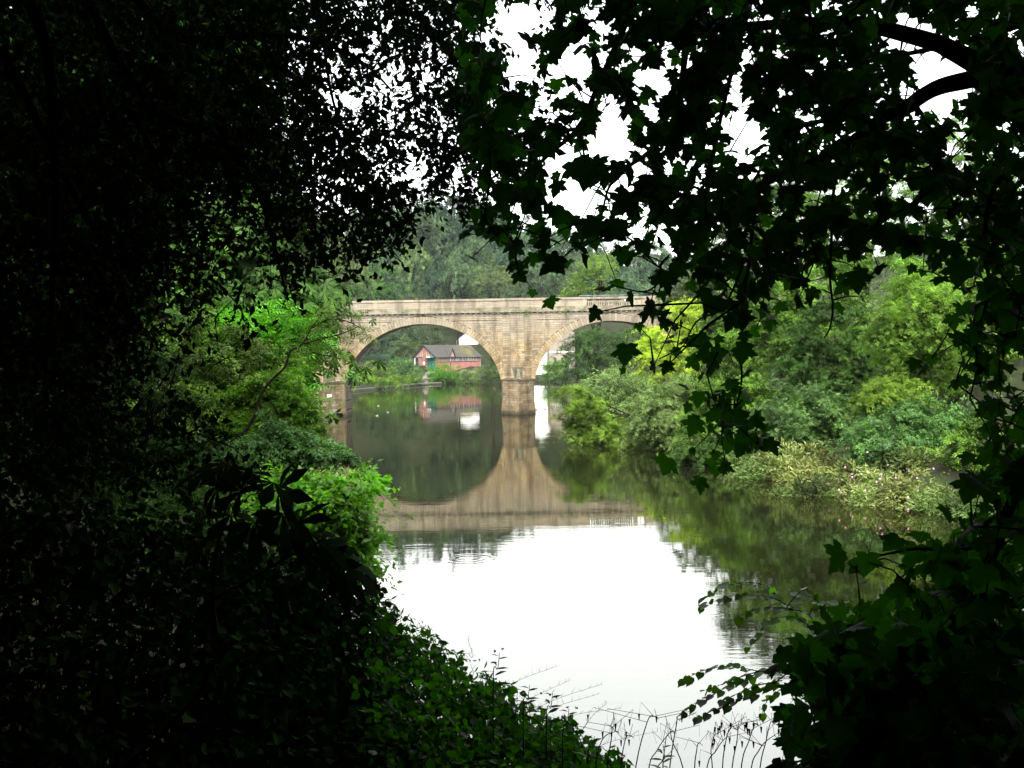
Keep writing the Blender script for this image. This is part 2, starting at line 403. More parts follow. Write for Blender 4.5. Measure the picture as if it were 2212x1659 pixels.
# ------------------------------------------------------------------ the stone bridge
YB, YK = 154.0, 159.8        # front and back face
ZC, AX, BZ = 3.4, 11.0, 9.4  # centre height and half axes of the arch soffits
RING = 0.92
ARCH = [-38.95, -12.4, 14.1]
PIER = [(-27.95, -23.4), (-1.4, 3.1)]
XL, XR, ZCOR = -60.0, 44.0, 14.2
def stone_mat(name, base, moss=0.0, wet=False, light=(1.0, 1.0, 1.0)):
    m, nt, N, L, out = new_mat(name)
    g = N.new('ShaderNodeNewGeometry'); P = g.outputs['Position']
    oi = N.new('ShaderNodeObjectInfo')
    rn = mathn(nt, 'FRACT', mathn(nt, 'ADD', g.outputs['Random Per Island'], oi.outputs['Random']))
    c = ramp(nt, rn, base)
    c = mix(nt, .85, c, ramp(nt, noise(nt, 1.3, 8, P, .7), [(.28, (.50,.44,.36)), (.52, (1,1,1)), (.8, (1.15,1.1,1.0))]), 'MULTIPLY')
    # vertical runs of soot and lime
    mp = N.new('ShaderNodeMapping'); mp.inputs['Scale'].default_value = (1.1, 1.1, .16); L.new(P, mp.inputs['Vector'])
    c = mix(nt, .55, c, ramp(nt, noise(nt, .9, 5, mp.outputs[0]), [(.35, (.62,.58,.52)), (.55, (1,1,1))]), 'MULTIPLY')
    # broad patches of replaced and sooted masonry, dark tide line at the water
    c = mix(nt, .8, c, ramp(nt, noise(nt, .33, 6, P, .62), [(.34, (.62,.60,.56)), (.50, (1,1,1)), (.66, (1.12,1.03,.86))]), 'MULTIPLY')
    s0 = N.new('ShaderNodeSeparateXYZ'); L.new(P, s0.inputs[0])
    tide = mathn(nt, 'SUBTRACT', 1.0, mathn(nt, 'DIVIDE', mathn(nt, 'SUBTRACT', mathn(nt, 'ADD', s0.outputs[2], mathn(nt, 'MULTIPLY', noise(nt, 1.2, 3, P), -.5)), .0), .45, True))
    c = mix(nt, mathn(nt, 'MULTIPLY', tide, .8), c, (.03,.028,.018))
    # pale bleached band under the cornice, warmer towards the springing
    sp = N.new('ShaderNodeSeparateXYZ'); L.new(P, sp.inputs[0])
    zz = mathn(nt, 'DIVIDE', mathn(nt, 'SUBTRACT', sp.outputs[2], 9.0), 4.5, True)
    c = mix(nt, mathn(nt, 'MULTIPLY', zz, .55), c, (.235,.215,.175))
    c = mix(nt, .8, c, ramp(nt, noise(nt, .7, 5, mp.outputs[0], .7), [(.40, (.55,.53,.50)), (.52, (1,1,1))]), 'MULTIPLY')
    if moss:
        fm = ramp(nt, noise(nt, .8, 6, P, .65), [(.62 - moss*.3, (0,0,0)), (.75 - moss*.2, (1,1,1))])
        c = mix(nt, mathn(nt, 'MULTIPLY', fm, .8), c, (.055,.06,.025))
    principled(nt, out, c, .9, .15, noise(nt, 9, 6, P), .5, .03)
    return m
OCH = [(0, (.19,.135,.07)), (.15, (.25,.205,.13)), (.3, (.125,.10,.07)), (.45, (.27,.235,.165)), (.6, (.22,.155,.08)), (.75, (.17,.145,.11)), (.9, (.24,.175,.09)), (1, (.20,.165,.11))]
M['stone'] = stone_mat('sandstone', OCH)
M['vous'] = stone_mat('sandstone_voussoir', [(0, (.20,.15,.08)), (.5, (.26,.21,.13)), (1, (.14,.105,.06))])
M['mossy'] = stone_mat('sandstone_mossy', [(0, (.15,.12,.075)), (.5, (.22,.18,.11)), (1, (.11,.09,.06))], moss=.7)
M['weathered'] = simple('weathered_grey_stone', (.085,.08,.055), .95, .1, .4, 2.5)
M['mortar'] = simple('mortar', (.06,.048,.035), .95, .1, .3, 2)
M['soffit'] = stone_mat('sandstone_soffit', [(0, (.15,.125,.10)), (.5, (.19,.16,.13)), (1, (.13,.11,.09))])

bridge = empty('stone_bridge', (0.85, YB, 0), 'weathered honey sandstone bridge with three round arches across the river', 'bridge')
def bl(o): o.location = tuple(a - b for a, b in zip(o.location, bridge.location)); return o
def bpart(mb, name, mat, smooth=False): return bl(mb.build(name, mat, bridge, smooth))

def ell_z(x, cx, a, b):
    t = 1 - ((x - cx)/a)**2
    return ZC + b*math.sqrt(t) if t > 0 else ZC
# core masonry with the three openings
mb = MB()
def face_strip(y, flip):
    def q(x0, z0, x1, z1, top):
        b = len(mb.v); mb.v += [(x0,y,z0),(x1,y,z1),(x1,y,top),(x0,y,top)]
        mb.f.append((b,b+1,b+2,b+3) if not flip else (b+3,b+2,b+1,b))
    segs = [(XL, ARCH[0]-AX), PIER[0], PIER[1], (ARCH[2]+AX, XR)]
    for x0, x1 in segs: q(x0, -1.5, x1, -1.5, ZCOR)
    for cx in ARCH:
        th = np.linspace(math.pi, 0, 49); xs = cx + AX*np.cos(th); zs = ZC + BZ*np.sin(th)
        for i in range(48): q(xs[i], zs[i], xs[i+1], zs[i+1], ZCOR)
face_strip(YB+.06, False); face_strip(YK, True)
b = len(mb.v); mb.v += [(XL,YB+.06,ZCOR),(XR,YB+.06,ZCOR),(XR,YK,ZCOR),(XL,YK,ZCOR)]; mb.f.append((b,b+1,b+2,b+3))
bpart(mb, 'core_masonry', M['mortar'])
# soffits: barrel of long stones, courses run through the arch
for cx in ARCH:
    mb = MB(); th = np.linspace(math.pi, 0, 61)
    prof = [(cx-AX, -1.5), (cx-AX, 0.9), (cx-AX, 2.2)] + [(cx + AX*math.cos(t), ZC + BZ*math.sin(t)) for t in th] + [(cx+AX, 2.2), (cx+AX, .9), (cx+AX, -1.5)]
    for i in range(len(prof)-1):
        (x0, z0), (x1, z1) = prof[i], prof[i+1]
        nx, nz = -(z1-z0), (x1-x0); l = math.hypot(nx, nz) or 1; nx, nz = nx/l*.03, nz/l*.03
        s = .04
        a0 = (x0+(x1-x0)*s, z0+(z1-z0)*s); a1 = (x0+(x1-x0)*(1-s), z0+(z1-z0)*(1-s))
        ys = [YB+.12] + sorted(YB+.12 + 5.6*((k + .5*(i % 2))/4) for k in range(1, 4)) + [YK-.02]
        for y0, y1 in zip(ys[:-1], ys[1:]):
            mb.quad8([(a0[0]-nx,y0+.01,a0[1]-nz),(a1[0]-nx,y0+.01,a1[1]-nz),(a1[0]-nx,y1-.01,a1[1]-nz),(a0[0]-nx,y1-.01,a0[1]-nz),
                      (a0[0]+nx,y0+.01,a0[1]+nz),(a1[0]+nx,y0+.01,a1[1]+nz),(a1[0]+nx,y1-.01,a1[1]+nz),(a0[0]+nx,y1-.01,a0[1]+nz)])
    o = bpart(mb, 'soffit', M['soffit']); o['kind'] = 'stuff'
# voussoirs, one by one
ZS = 4.78
rv = np.random.default_rng(11)
for ai, cx in enumerate(ARCH):
    t0 = math.asin((ZS - ZC)/BZ); nv = 76
    # even arc length
    tt = np.linspace(t0, math.pi - t0, 800)
    X = cx + AX*np.cos(tt); Z = ZC + BZ*np.sin(tt); s = np.concatenate([[0], np.cumsum(np.hypot(np.diff(X), np.diff(Z)))])
    cut = np.interp(np.linspace(0, s[-1], nv+1), s, tt)
    for i in range(nv):
        mxx = cx + AX*math.cos(cut[i])
        if ai == 0 and mxx < -36: continue
        if ai == 2 and mxx > 24.5: continue
        a, bb = cut[i] + .0020, cut[i+1] - .0020
        pr = .07 + .03*rv.random(); rg = RING + (.0 if i % 2 else .07) + .04*rv.random()
        def pt(t, ro):
            nx, nz = math.cos(t)/AX, math.sin(t)/BZ; l = math.hypot(nx, nz)
            return (cx + AX*math.cos(t) + ro*nx/l, ZC + BZ*math.sin(t) + ro*nz/l)
        q = [pt(a, -.015), pt(bb, -.015), pt(bb, rg), pt(a, rg)]
        v = MB().prism([(x, YB-pr, z) for x, z in q], (0, .5, 0))
        bpart(v, 'voussoir', M['vous'])
# face stones
stones = []     # (area, eight corners)
def add_quad_stone(xb0, xb1, xt0, xt1, z0, z1, y=YB, pr=None):
    pr = .02 + .035*rv.random() if pr is None else pr
    g = .015
    if min(xb1-xb0, xt1-xt0) < .05 and max(xb1-xb0, xt1-xt0) < .15: return
    xb1 = max(xb1, xb0+.03); xt1 = max(xt1, xt0+.03)
    P = [(xb0+g,y-pr,z0+g),(xb1-g,y-pr,z0+g),(xb1-g,y+.1,z0+g),(xb0+g,y+.1,z0+g),(xt0+g,y-pr,z1-g),(xt1-g,y-pr,z1-g),(xt1-g,y+.1,z1-g),(xt0+g,y+.1,z1-g)]
    stones.append(((xb1-xb0+xt1-xt0)*.5*(z1-z0), P))
def ring_cut(z, cx):
    "half width of the ring's outer edge at height z"
    ro = RING + .10
    t = (z - ZC)/(BZ + ro)
    return (AX + ro)*math.sqrt(1 - t*t) if t < 1 else 0.0
zs = [ZS+.18]
while zs[-1] < ZCOR - .30: zs.append(min(zs[-1] + .27 + .14*rv.random(), ZCOR-.02))
free = [(XL, ARCH[0]-50)]
PW = 2.04; PJ = .5
for z0, z1 in zip(zs[:-1], zs[1:]):
    # spans between arches at bottom and top of course
    edges = []
    for k in range(4):
        def lo(z): return XL+14 if k == 0 else ARCH[k-1] + ring_cut(z, 0)
        def hi(z): return XR-14 if k == 3 else ARCH[k] - ring_cut(z, 0)
        edges.append((lo(z0), lo(z1), hi(z0), hi(z1)))
    if z0 > ZC + BZ + RING:       # course runs clear over the crowns
        edges = [(XL+14, XL+14, XR-14, XR-14)]
    for lb, lt, hb, ht in edges:
        # the half-hexagon piers stand proud: leave their width out
        cuts = [(c - PW, c + PW) for c in (-25.67, .85)]
        spans = [(lb, lt, hb, ht)]
        for c0, c1 in cuts:
            ns = []
            for (a, b_, c, d) in spans:
                if c <= c0 or a >= c1: ns.append((a, b_, c, d)); continue
                if a < c0: ns.append((a, b_, c0, c0))
                if c > c1: ns.append((c1, c1, c, d))
            spans = ns
        for (a, at_, c, d) in spans:
            if c - a < .06 and d - at_ < .06: continue
            L0, L1 = min(a, at_), max(c, d)
            x = L0 + rv.random()*.3; js = []
            while x < L1:
                x += .45 + 1.1*rv.random()**1.4
                js.append(x)
            pb, pt_ = a, at_
            for j in js + [None]:
                if j is None: nb, nt_ = c, d
                else:
                    if j > min(c, d) - .25: continue
                    if j < max(pb, pt_) + .25: continue
                    nb, nt_ = j, j
                add_quad_stone(pb, nb, pt_, nt_, z0, z1); pb, pt_ = nb, nt_
def facet_stones(p0, p1, z0, z1, nrm, ch=(.28, .12), wl=(.5, .9), pr0=.02, fixed=None):
    "coursed stones on a vertical facet from p0 to p1 (xy)"
    p0 = np.array(p0); p1 = np.array(p1); L_ = np.linalg.norm(p1-p0); u = (p1-p0)/L_; n = np.array(nrm)/np.linalg.norm(nrm)
    z = z0
    while z < z1 - .05:
        h = (fixed or (ch[0] + ch[1]*rv.random())); zt = min(z + h, z1)
        if z1 - zt < .15: zt = z1
        x = 0
        while x < L_ - .02:
            w = wl[0] + wl[1]*rv.random(); xe = min(x + w, L_)
            if L_ - xe < .35: xe = L_
            pr = pr0 + .03*rv.random(); g = .015
            def c(s_, o_, zz): q = p0 + u*s_ + n*o_; return (q[0], q[1], zz)
            a, e = x+g, xe-g
            P = [c(a, pr, z+g), c(e, pr, z+g), c(e, -.12, z+g), c(a, -.12, z+g), c(a, pr, zt-g), c(e, pr, zt-g), c(e, -.12, zt-g), c(a, -.12, zt-g)]
            stones.append(((xe-x)*(zt-z)*3.0, P)); x = xe
        z = zt
for c in (-25.67, .85):
    # half-hexagon pilaster
    A = [(c-PW, YB), (c-.98, YB-PJ), (c+.98, YB-PJ), (c+PW, YB)]
    mb = MB().prism([(A[0][0],YB+.1,ZS), (A[0][0],A[0][1],ZS), (A[1][0],A[1][1],ZS), (A[2][0],A[2][1],ZS), (A[3][0],A[3][1],ZS), (A[3][0],YB+.1,ZS)], (0, 0, ZCOR-ZS))
    bpart(mb, 'pilaster_core', M['mortar'])
    facet_stones(A[0], A[1], ZS+.2, ZCOR, (-PJ, -1.06)); facet_stones(A[1], A[2], ZS+.2, ZCOR, (0, -1)); facet_stones(A[2], A[3], ZS+.2, ZCOR, (PJ, -1.06))
    # triangular cutwater: shaft, stepped foot, cap
    w = 2.22; nose = 3.3
    def tri(e): return [(c-w-e, YB+.2), (c, YB-nose-e*1.3), (c+w+e, YB+.2)]
    T = tri(0); mb = MB().prism([(x, y, -1.5) for x, y in T], (0, 0, ZS+1.4)); bpart(mb, 'cutwater_core', M['mortar'])
    facet_stones(T[0], T[1], 1.9, ZS-.05, (-nose, -w)); facet_stones(T[1], T[2], 1.9, ZS-.05, (nose, -w))
    for k in range(6):
        e = .05 + .035*(5-k); z = -.35 + k*.375; T2 = tri(e)
        mb = MB().prism([(x, y, z) for x, y in tri(e-.06)], (0, 0, .375)); bpart(mb, 'footing_course', M['mortar'])
        facet_stones(T2[0], T2[1], z, z+.375, (-nose, -w), wl=(.8, .7), fixed=.375); facet_stones(T2[1], T2[2], z, z+.375, (nose, -w), wl=(.8, .7), fixed=.375)
    T3 = tri(.14); mb = MB().prism([(x, y, ZS-.06) for x, y in T3], (0, 0, .20))
    bpart(mb, 'springing_course', M['mossy'])
    # blocks on the springing: a tapering corbel on one, a framed recess on the other
    if c > 0:
        y0 = YB-PJ
        mb = MB().prism([(c-.42, y0-.06, ZS+.14), (c+.42, y0-.06, ZS+.14), (c+.86, y0-.06, ZS+1.75), (c-.86, y0-.06, ZS+1.75)], (0, .3, 0))
        mb.quad8([(c-.35,YB-2.6,ZS+.14),(c+.35,YB-2.6,ZS+.14),(c+.42,y0,ZS+.14),(c-.42,y0,ZS+.14),(c-.05,YB-1.2,ZS+1.2),(c+.05,YB-1.2,ZS+1.2),(c+.3,y0,ZS+1.5),(c-.3,y0,ZS+1.5)])
        bpart(mb, 'tapered_corbel', M['weathered'])
    else:
        y0 = YB-PJ
        mb = MB().box(c-.72, c+.72, y0-.05, y0+.1, ZS+.14, ZS+1.55); bpart(mb, 'recessed_panel', M['weathered'])
        for bx in ((c-.90, c-.72, ZS+.14, ZS+1.75), (c+.72, c+.90, ZS+.14, ZS+1.75), (c-.90, c+.90, ZS+1.57, ZS+1.75)):
            bpart(MB().box(bx[0], bx[1], y0-.13, y0+.1, bx[2], bx[3]), 'panel_frame', M['vous'])
# choose the 300 stones that show largest as parts, join the rest
vis = [s for s in stones if -29 < s[1][0][0] < 22]; hid = [s for s in stones if not (-29 < s[1][0][0] < 22)]
vis.sort(key=lambda s: -s[0])
for a, P in vis[:300]: bpart(MB().quad8(P), 'stone', M['stone'])
mb = MB()
for a, P in vis[300:] + hid: mb.quad8(P)
o = bpart(mb, 'coursed_masonry', M['stone']); o['kind'] = 'stuff'
# bulged cornice following the pilasters
def follow(e):
    pts = [(XL, YB-e)]
    for c in (-25.67, .85): pts += [(c-PW-e*.4, YB-e), (c-.98-e*.3, YB-PJ-e), (c+.98+e*.3, YB-PJ-e), (c+PW+e*.4, YB-e)]
    return pts + [(XR, YB-e)]
def band(name, e, z0, z1, mat, back=.6):
    pts = follow(e); mb = MB()
    for (x0, y0), (x1, y1) in zip(pts[:-1], pts[1:]):
        mb.quad8([(x0,y0,z0),(x1,y1,z0),(x1,YB+back,z0),(x0,YB+back,z0),(x0,y0,z1),(x1,y1,z1),(x1,YB+back,z1),(x0,YB+back,z1)])
    return bpart(mb, name, mat)
band('cornice', .30, ZCOR, ZCOR+.16, M['mossy']); band('cornice', .20, ZCOR+.163, ZCOR+.30, M['mossy'])
x = -44.0
while x < 26:
    yy = YB
    for c in (-25.67, .85):
        if abs(x+.15-c) < PW: yy = YB - PJ*min(1, (PW-abs(x+.15-c))/(PW-.98))
    if abs(x+.15+25.67) > 1.9 and abs(x+.15-.85) > 1.9 or True:
        bpart(MB().box(x, x+.30, yy-.20, yy+.1, ZCOR-.20, ZCOR-.004), 'corbel_block', M['stone'])
    x += .78
# string line above the crowns
for x0, x1 in ((-43, -28.6), (-22.9, -1.9), (3.6, 26)): bpart(MB().box(x0, x1, YB-.10, YB+.05, 13.16, 13.22), 'string_course', M['soffit'])
# parapet: plinth, slabs, copings; a run of balusters over the right-hand arch
def seg_pts():
    pts = follow(-.02); return pts
BALX0, BALX1 = 10.1, 17.3
def parapet_run(pts):
    for (x0, y0), (x1, y1) in zip(pts[:-1], pts[1:]):
        L_ = math.hypot(x1-x0, y1-y0)
        if x1 < -44 or x0 > 30 and False: pass
        n = max(1, round(L_/2.6))
        for k in range(n):
            xa, xb = x0 + (x1-x0)*k/n, x0 + (x1-x0)*(k+1)/n; ya, yb = y0 + (y1-y0)*k/n, y0 + (y1-y0)*(k+1)/n
            if xb < -46 or xa > 30: continue
            for (z0, z1, mt, nm, e) in ((ZCOR+.303, 14.93, 'mossy', 'plinth_stone', .03), (14.935, 15.86, 'stone', 'parapet_slab', 0.0), (15.865, 16.16, 'stone', 'coping_stone', .10)):
                if nm == 'parapet_slab' and xb > BALX0+.6 and xa < BALX1-.6: continue
                j = .008*rv.random()
                mb = MB()
                if nm == 'parapet_slab':
                    # three courses with broken joints
                    zz = [z0, z0+.30, z0+.60, z1]
                    for q in range(3):
                        cc = sorted([0, .33+.2*rv.random(), .7+.1*rv.random(), 1]) if q != 1 else [0, .5, 1]
                        for a_, b_ in zip(cc[:-1], cc[1:]):
                            xa2, xb2 = xa+(xb-xa)*a_+.01, xa+(xb-xa)*b_-.01; ya2, yb2 = ya+(yb-ya)*a_, ya+(yb-ya)*b_
                            o_ = .02*rv.random()
                            mb.quad8([(xa2,ya2-o_,zz[q]+.006),(xb2,yb2-o_,zz[q]+.006),(xb2,yb2+.4,zz[q]+.006),(xa2,ya2+.4,zz[q]+.006),(xa2,ya2-o_,zz[q+1]-.006),(xb2,yb2-o_,zz[q+1]-.006),(xb2,yb2+.4,zz[q+1]-.006),(xa2,ya2+.4,zz[q+1]-.006)])
                else:
                    mb.quad8([(xa+.008,ya-e-j,z0),(xb-.008,yb-e-j,z0),(xb-.008,yb+.42+e,z0),(xa+.008,ya+.42+e,z0),(xa+.008,ya-e-j,z1),(xb-.008,yb-e-j,z1),(xb-.008,yb+.42+e,z1),(xa+.008,ya+.42+e,z1)])
                bpart(mb, nm, M[mt])
parapet_run(follow(-.02))
for x in (BALX0, BALX1-.5, -19.2): bpart(MB().box(x, x+.55, YB-.04, YB+.5, 14.935, 15.86), 'parapet_pier', M['vous'])
bal = MB().lathe((0, 0, 0), [(.11,0),(.11,.07),(.07,.09),(.12,.26),(.13,.36),(.08,.58),(.06,.72),(.07,.80),(.11,.83),(.11,.92)], 10).mesh('baluster', True); bal.materials.append(M['stone'])
nb = 19
for k in range(nb):
    o = link('baluster', bal, bridge, None, (BALX0+.82 + k*(BALX1-BALX0-1.6)/(nb-1), YB+.2, 14.935)); bl(o)
# back parapet and deck
for xa, xb in ((XL, BALX0+.3), (BALX1-.3, XR)): bpart(MB().box(xa, xb, YK-.4, YK+.05, ZCOR+.01, 15.9), 'rear_parapet', M['stone'])
bpart(MB().box(BALX0+.302, BALX1-.302, YK-.4, YK+.05, ZCOR+.01, 14.9), 'rear_parapet', M['stone']); bpart(MB().box(BALX0+.302, BALX1-.302, YK-.4, YK+.05, 15.7, 15.9), 'coping_stone', M['stone'])
for k in range(16): bl(link('baluster', bal, bridge, None, (BALX0+.8 + k*.38, YK-.18, 14.88)))
bpart(MB().box(XL, XR, YB+.45, YK-.41, ZCOR+.02, ZCOR+.12), 'roadway', simple('road_surface', (.10,.10,.095), .9))
# rail seen above the rear parapet
rail = empty('metal_railing', (14.2, YK-.2, 15.9), 'pale green metal railing on the rear parapet above the balusters', 'railing')
mr = simple('painted_rail', (.14,.18,.15), .5)
for z in (.35, .75): 
    o = MB().tube([(-4.2, 0, z), (4.2, 0, z)], .035, k=8).build('rail', mr, rail)
for k in range(5): MB().tube([(-4.2+k*2.1, 0, 0), (-4.2+k*2.1, 0, .80)], .04, k=8).build('post', mr, rail)

# small plants rooted in the joints
def tuft(loc, s, name='wall_plant', label=None, mat='bright', group=None, n=40):
    P = rng.normal(size=(n, 3))*np.array([.35, .12, .28])*s + np.array([0, -.12, 0]); P[:, 1] = -abs(P[:, 1])
    t, nr = leaf_dirs(norm(P), .2)
    me = leaf_mesh(name, P, t, nr, s*.28*(.6+.8*rng.random(n)), 'diamond')
    o = link(name, me, None, M[mat], loc); tag(o, label, 'plant', group); o['kind'] = 'thing'; return o
for (px, py, s, lb) in ((772, 679, 1.0, 'green tuft rooted in the cornice above the left arch haunch'), (1134, 673, .8, 'low weeds along the cornice at the right edge of the centre pier'),
                   (1090, 677, .6, 'short moss tuft on the cornice at the left edge of the centre pier'), (1222, 672, .9, 'green tuft hanging under the parapet left of the balusters')):
    p = at(px, py, YB-.4); tuft(tuple(p), s, label=lb, group='plants rooted in the bridge cornice', mat='willow' if s < .7 else 'midgreen')

# a walker on the bridge behind the balusters
def person(loc):
    root = empty('person', loc, 'person with white top walking across the bridge behind the balusters', 'person')
    V = [(0,0,.92),(0,0,1.12),(0,0,1.34),(0,0,1.45),(0,-.01,1.54),(0,-.02,1.66), (.17,0,1.38),(.25,.02,1.12),(.22,-.10,.90), (-.17,0,1.38),(-.26,.0,1.12),(-.24,-.08,.88), (.10,0,.88),(.12,-.12,.48),(.12,-.02,.08),(.12,-.16,.03), (-.10,0,.88),(-.10,.10,.48),(-.10,.26,.10),(-.10,.14,.03)]
    E_ = [(0,1),(1,2),(2,3),(3,4),(4,5),(2,6),(6,7),(7,8),(2,9),(9,10),(10,11),(0,12),(12,13),(13,14),(14,15),(0,16),(16,17),(17,18),(18,19)]
    Rr = [.15,.14,.15,.06,.055,.095,.06,.045,.035,.06,.045,.035,.09,.065,.045,.035,.09,.065,.045,.035]
    def skin(name, idx, grow, mat):
        me = bpy.data.meshes.new(name); m_ = {j: i for i, j in enumerate(idx)}
        me.from_pydata([V[j] for j in idx], [(m_[a], m_[b]) for a, b in E_ if a in m_ and b in m_], [])
        o = bpy.data.objects.new(name, me); C.objects.link(o); o.parent = root; me.materials.append(mat)
        md = o.modifiers.new('skin', 'SKIN'); sv_ = me.skin_vertices[0].data
        for j, i in m_.items(): sv_[i].radius = (Rr[j]+grow, Rr[j]*.85+grow)
        sv_[0].use_root = True
        o.modifiers.new('sub', 'SUBSURF').levels = 1; o.modifiers['sub'].render_levels = 2
        return o
    skin('body', list(range(20)), 0, simple('skin', (.45,.24,.17), .6))
    skin('shirt', [0,1,2,6,7,9,10], .02, simple('white_shirt', (.8,.8,.8), .8))
    skin('trousers', [0,12,13,14,16,17,18], .02, simple('dark_trousers', (.03,.03,.04), .8))
    h = MB().lathe((0, .015, 1.60), [(.02,-.06),(.105,0),(.115,.08),(.09,.15),(.02,.185)], 10).build('hair', simple('reddish_hair', (.35,.08,.04), .7), root, True)
p = at(1352, 655, YB+1.1); person((float(p[0]), YB+1.1, ZCOR+.12))

# pale plate on the left pier
o = MB().box(-.42, .42, -.02, .02, -.2, .2).build('notice_plate', simple('white_plate', (.8,.8,.8), .5))
o.location = (-25.2, YB-2.78, 3.05); o.rotation_euler = (0, 0, math.atan2(3.3, 2.22)); tag(o, 'small white plate fixed to the cutwater of the left pier', 'sign')
# ------------------------------------------------------------------ boathouse and other buildings beyond the bridge
def brick_mat(name, c1, c2, mort):
    m, nt, N, L, out = new_mat(name)
    tc = N.new('ShaderNodeTexCoord'); bt = N.new('ShaderNodeTexBrick')
    mp = N.new('ShaderNodeMapping'); mp.inputs['Rotation'].default_value = (R(90), 0, 0); L.new(tc.outputs['Object'], mp.inputs['Vector'])
    L.new(mp.outputs[0], bt.inputs['Vector']); bt.inputs['Scale'].default_value = 2.2
    bt.inputs['Color1'].default_value = (*c1, 1); bt.inputs['Color2'].default_value = (*c2, 1); bt.inputs['Mortar'].default_value = (*mort, 1)
    c = mix(nt, .6, bt.outputs['Color'], ramp(nt, noise(nt, .8, 5, pos(nt)), [(.3, (.6,.55,.5)), (.7, (1.2,1.2,1.2))]), 'MULTIPLY')
    principled(nt, out, c, .85, .2); return m
M['brick'] = brick_mat('red_brick', (.22,.06,.045), (.17,.05,.04), (.2,.14,.11))
M['pinkwall'] = simple('pink_render', (.33,.215,.19), .85, .2, .12, 1.2)
M['redwall'] = simple('red_painted_plinth', (.26,.105,.09), .8, .2, .22, .8)
M['black'] = simple('black_timber', (.02,.02,.022), .7)
M['green'] = simple('green_door_paint', (.012,.10,.075), .5)
M['white'] = simple('white_paint', (.8,.8,.79), .6, .3, .04)
M['glass'] = simple('dark_window_glass', (.02,.025,.03), .15, .6)
def slate_mat():
    m, nt, N, L, out = new_mat('slate_roof')
    P = pos(nt)
    f = noise(nt, .28, 5, P)
    sx = N.new('ShaderNodeSeparateXYZ'); L.new(P, sx.inputs[0])
    right = mathn(nt, 'DIVIDE', mathn(nt, 'SUBTRACT', sx.outputs[0], -19.0), 5.0, True)
    base = ramp(nt, noise(nt, 1.5, 4, P), [(.3, (.026,.024,.021)), (.7, (.045,.042,.037))])
    mo = mathn(nt, 'MULTIPLY', ramp(nt, f, [(.42, (0,0,0)), (.58, (1,1,1))]), right)
    c = mix(nt, mathn(nt, 'MULTIPLY', mo, .85), base, (.09,.08,.02))
    principled(nt, out, c, .7, .3, noise(nt, 5, 3, P), .3); return m
M['slate'] = slate_mat()

bh = empty('boathouse', (0, 0, 0), 'red brick and half-timbered boathouse with slate roof and green door seen through left arch', 'boathouse')
nc = np.array([-23.6, 344.0]); th = R(43)          # near corner of the gable; long side runs right and away
ux = np.array([math.sin(th)*1.0, 0]); 
side = np.array([math.cos(R(47)), math.sin(R(47))])   # along the long wall
gab = np.array([-math.cos(R(43)), math.sin(R(43))])   # along the gable wall, away to the left
bz = 5.15; WG, LS, HE, HR = 10.6, 19.5, 3.25, 3.55
bh.location = (nc[0], nc[1], bz)
bh.rotation_euler = (0, 0, math.atan2(side[1], side[0]))
# local frame: +x along the long wall, +y along the gable towards the back, z up; the gable wall lies at x = 0
def hp(mb, name, mat, smooth=False, loc=None): return mb.build(name, mat, bh, smooth, loc)
w = MB()
w.prism([(0,0,-1.5),(0,WG,-1.5),(0,WG,HE),(0,WG/2,HE+HR),(0,0,HE)][::-1], (.25,0,0)); hp(w, 'gable_wall', M['brick'])
hp(MB().box(.25, LS, 0, .25, -1.5, 1.55), 'brick_plinth', M['redwall'])
hp(MB().box(.25, LS, .04, .25, 1.553, HE), 'rendered_wall', M['pinkwall'])
hp(MB().box(.25, LS, WG-.25, WG, -1.5, HE), 'rear_wall', M['brick'])
w = MB().prism([(LS,0,-1.5),(LS,WG,-1.5),(LS,WG,HE),(LS,WG/2,HE+HR),(LS,0,HE)][::-1], (.25,0,0)); hp(w, 'end_wall', M['pinkwall'])
ov = .55
for s in (0, 1):
    y0 = -ov if s == 0 else WG+ov; ze = HE - ov*HR/(WG/2)
    P = [(-.5,y0,ze),(LS+.7,y0,ze),(LS+.7,WG/2,HE+HR),(-.5,WG/2,HE+HR)]
    w = MB().quad8([(x,y,z) for x,y,z in P] + [(x,y,z+.18) for x,y,z in P]); hp(w, 'roof', M['slate'])
    # bargeboards
    w = MB().quad8([(-.62,y0,ze-.25),(-.5,y0,ze-.25),(-.5,WG/2,HE+HR-.2),(-.62,WG/2,HE+HR-.2),(-.62,y0,ze+.2),(-.5,y0,ze+.2),(-.5,WG/2,HE+HR+.24),(-.62,WG/2,HE+HR+.24)]); hp(w, 'bargeboard', M['black'])
# half-timbering in the gable: pink panels with black studs, brick pier in the middle
for y0, y1 in ((.25, WG/2-.75), (WG/2+.75, WG-.25)):
    def top(y): return HE + HR*(1-abs(y-WG/2)/(WG/2)) - .12
    pts = [(-.05,y0,HE-.1),(-.05,y0,top(y0)),(-.05,y1,top(y1)),(-.05,y1,HE-.1)]
    hp(MB().prism(pts, (.1,0,0)), 'gable_panel', M['pinkwall'])
    for k in range(1, 6):
        y = y0 + (y1-y0)*k/6
        if top(y) - HE > .3: hp(MB().box(-.12, -.045, y-.07, y+.07, HE-.1, top(y)), 'stud', M['black'])
    hp(MB().box(-.13, -.045, y0, y1, HE-.22, HE-.08), 'tie_beam', M['black'])
hp(MB().box(-.22, 0, WG/2-.72, WG/2+.72, -1.5, HE+HR-.35), 'brick_pier', M['brick'])
d = hp(MB().box(-.08, 0, .5, 3.7, -1.2, 2.75), 'green_door', M['green'])
for y in (.5, 2.08, 3.7): 
    o = MB().box(-.14, -.08, y-.07, y+.07, -1.2, 2.8).build('door_stile', M['black'], d)
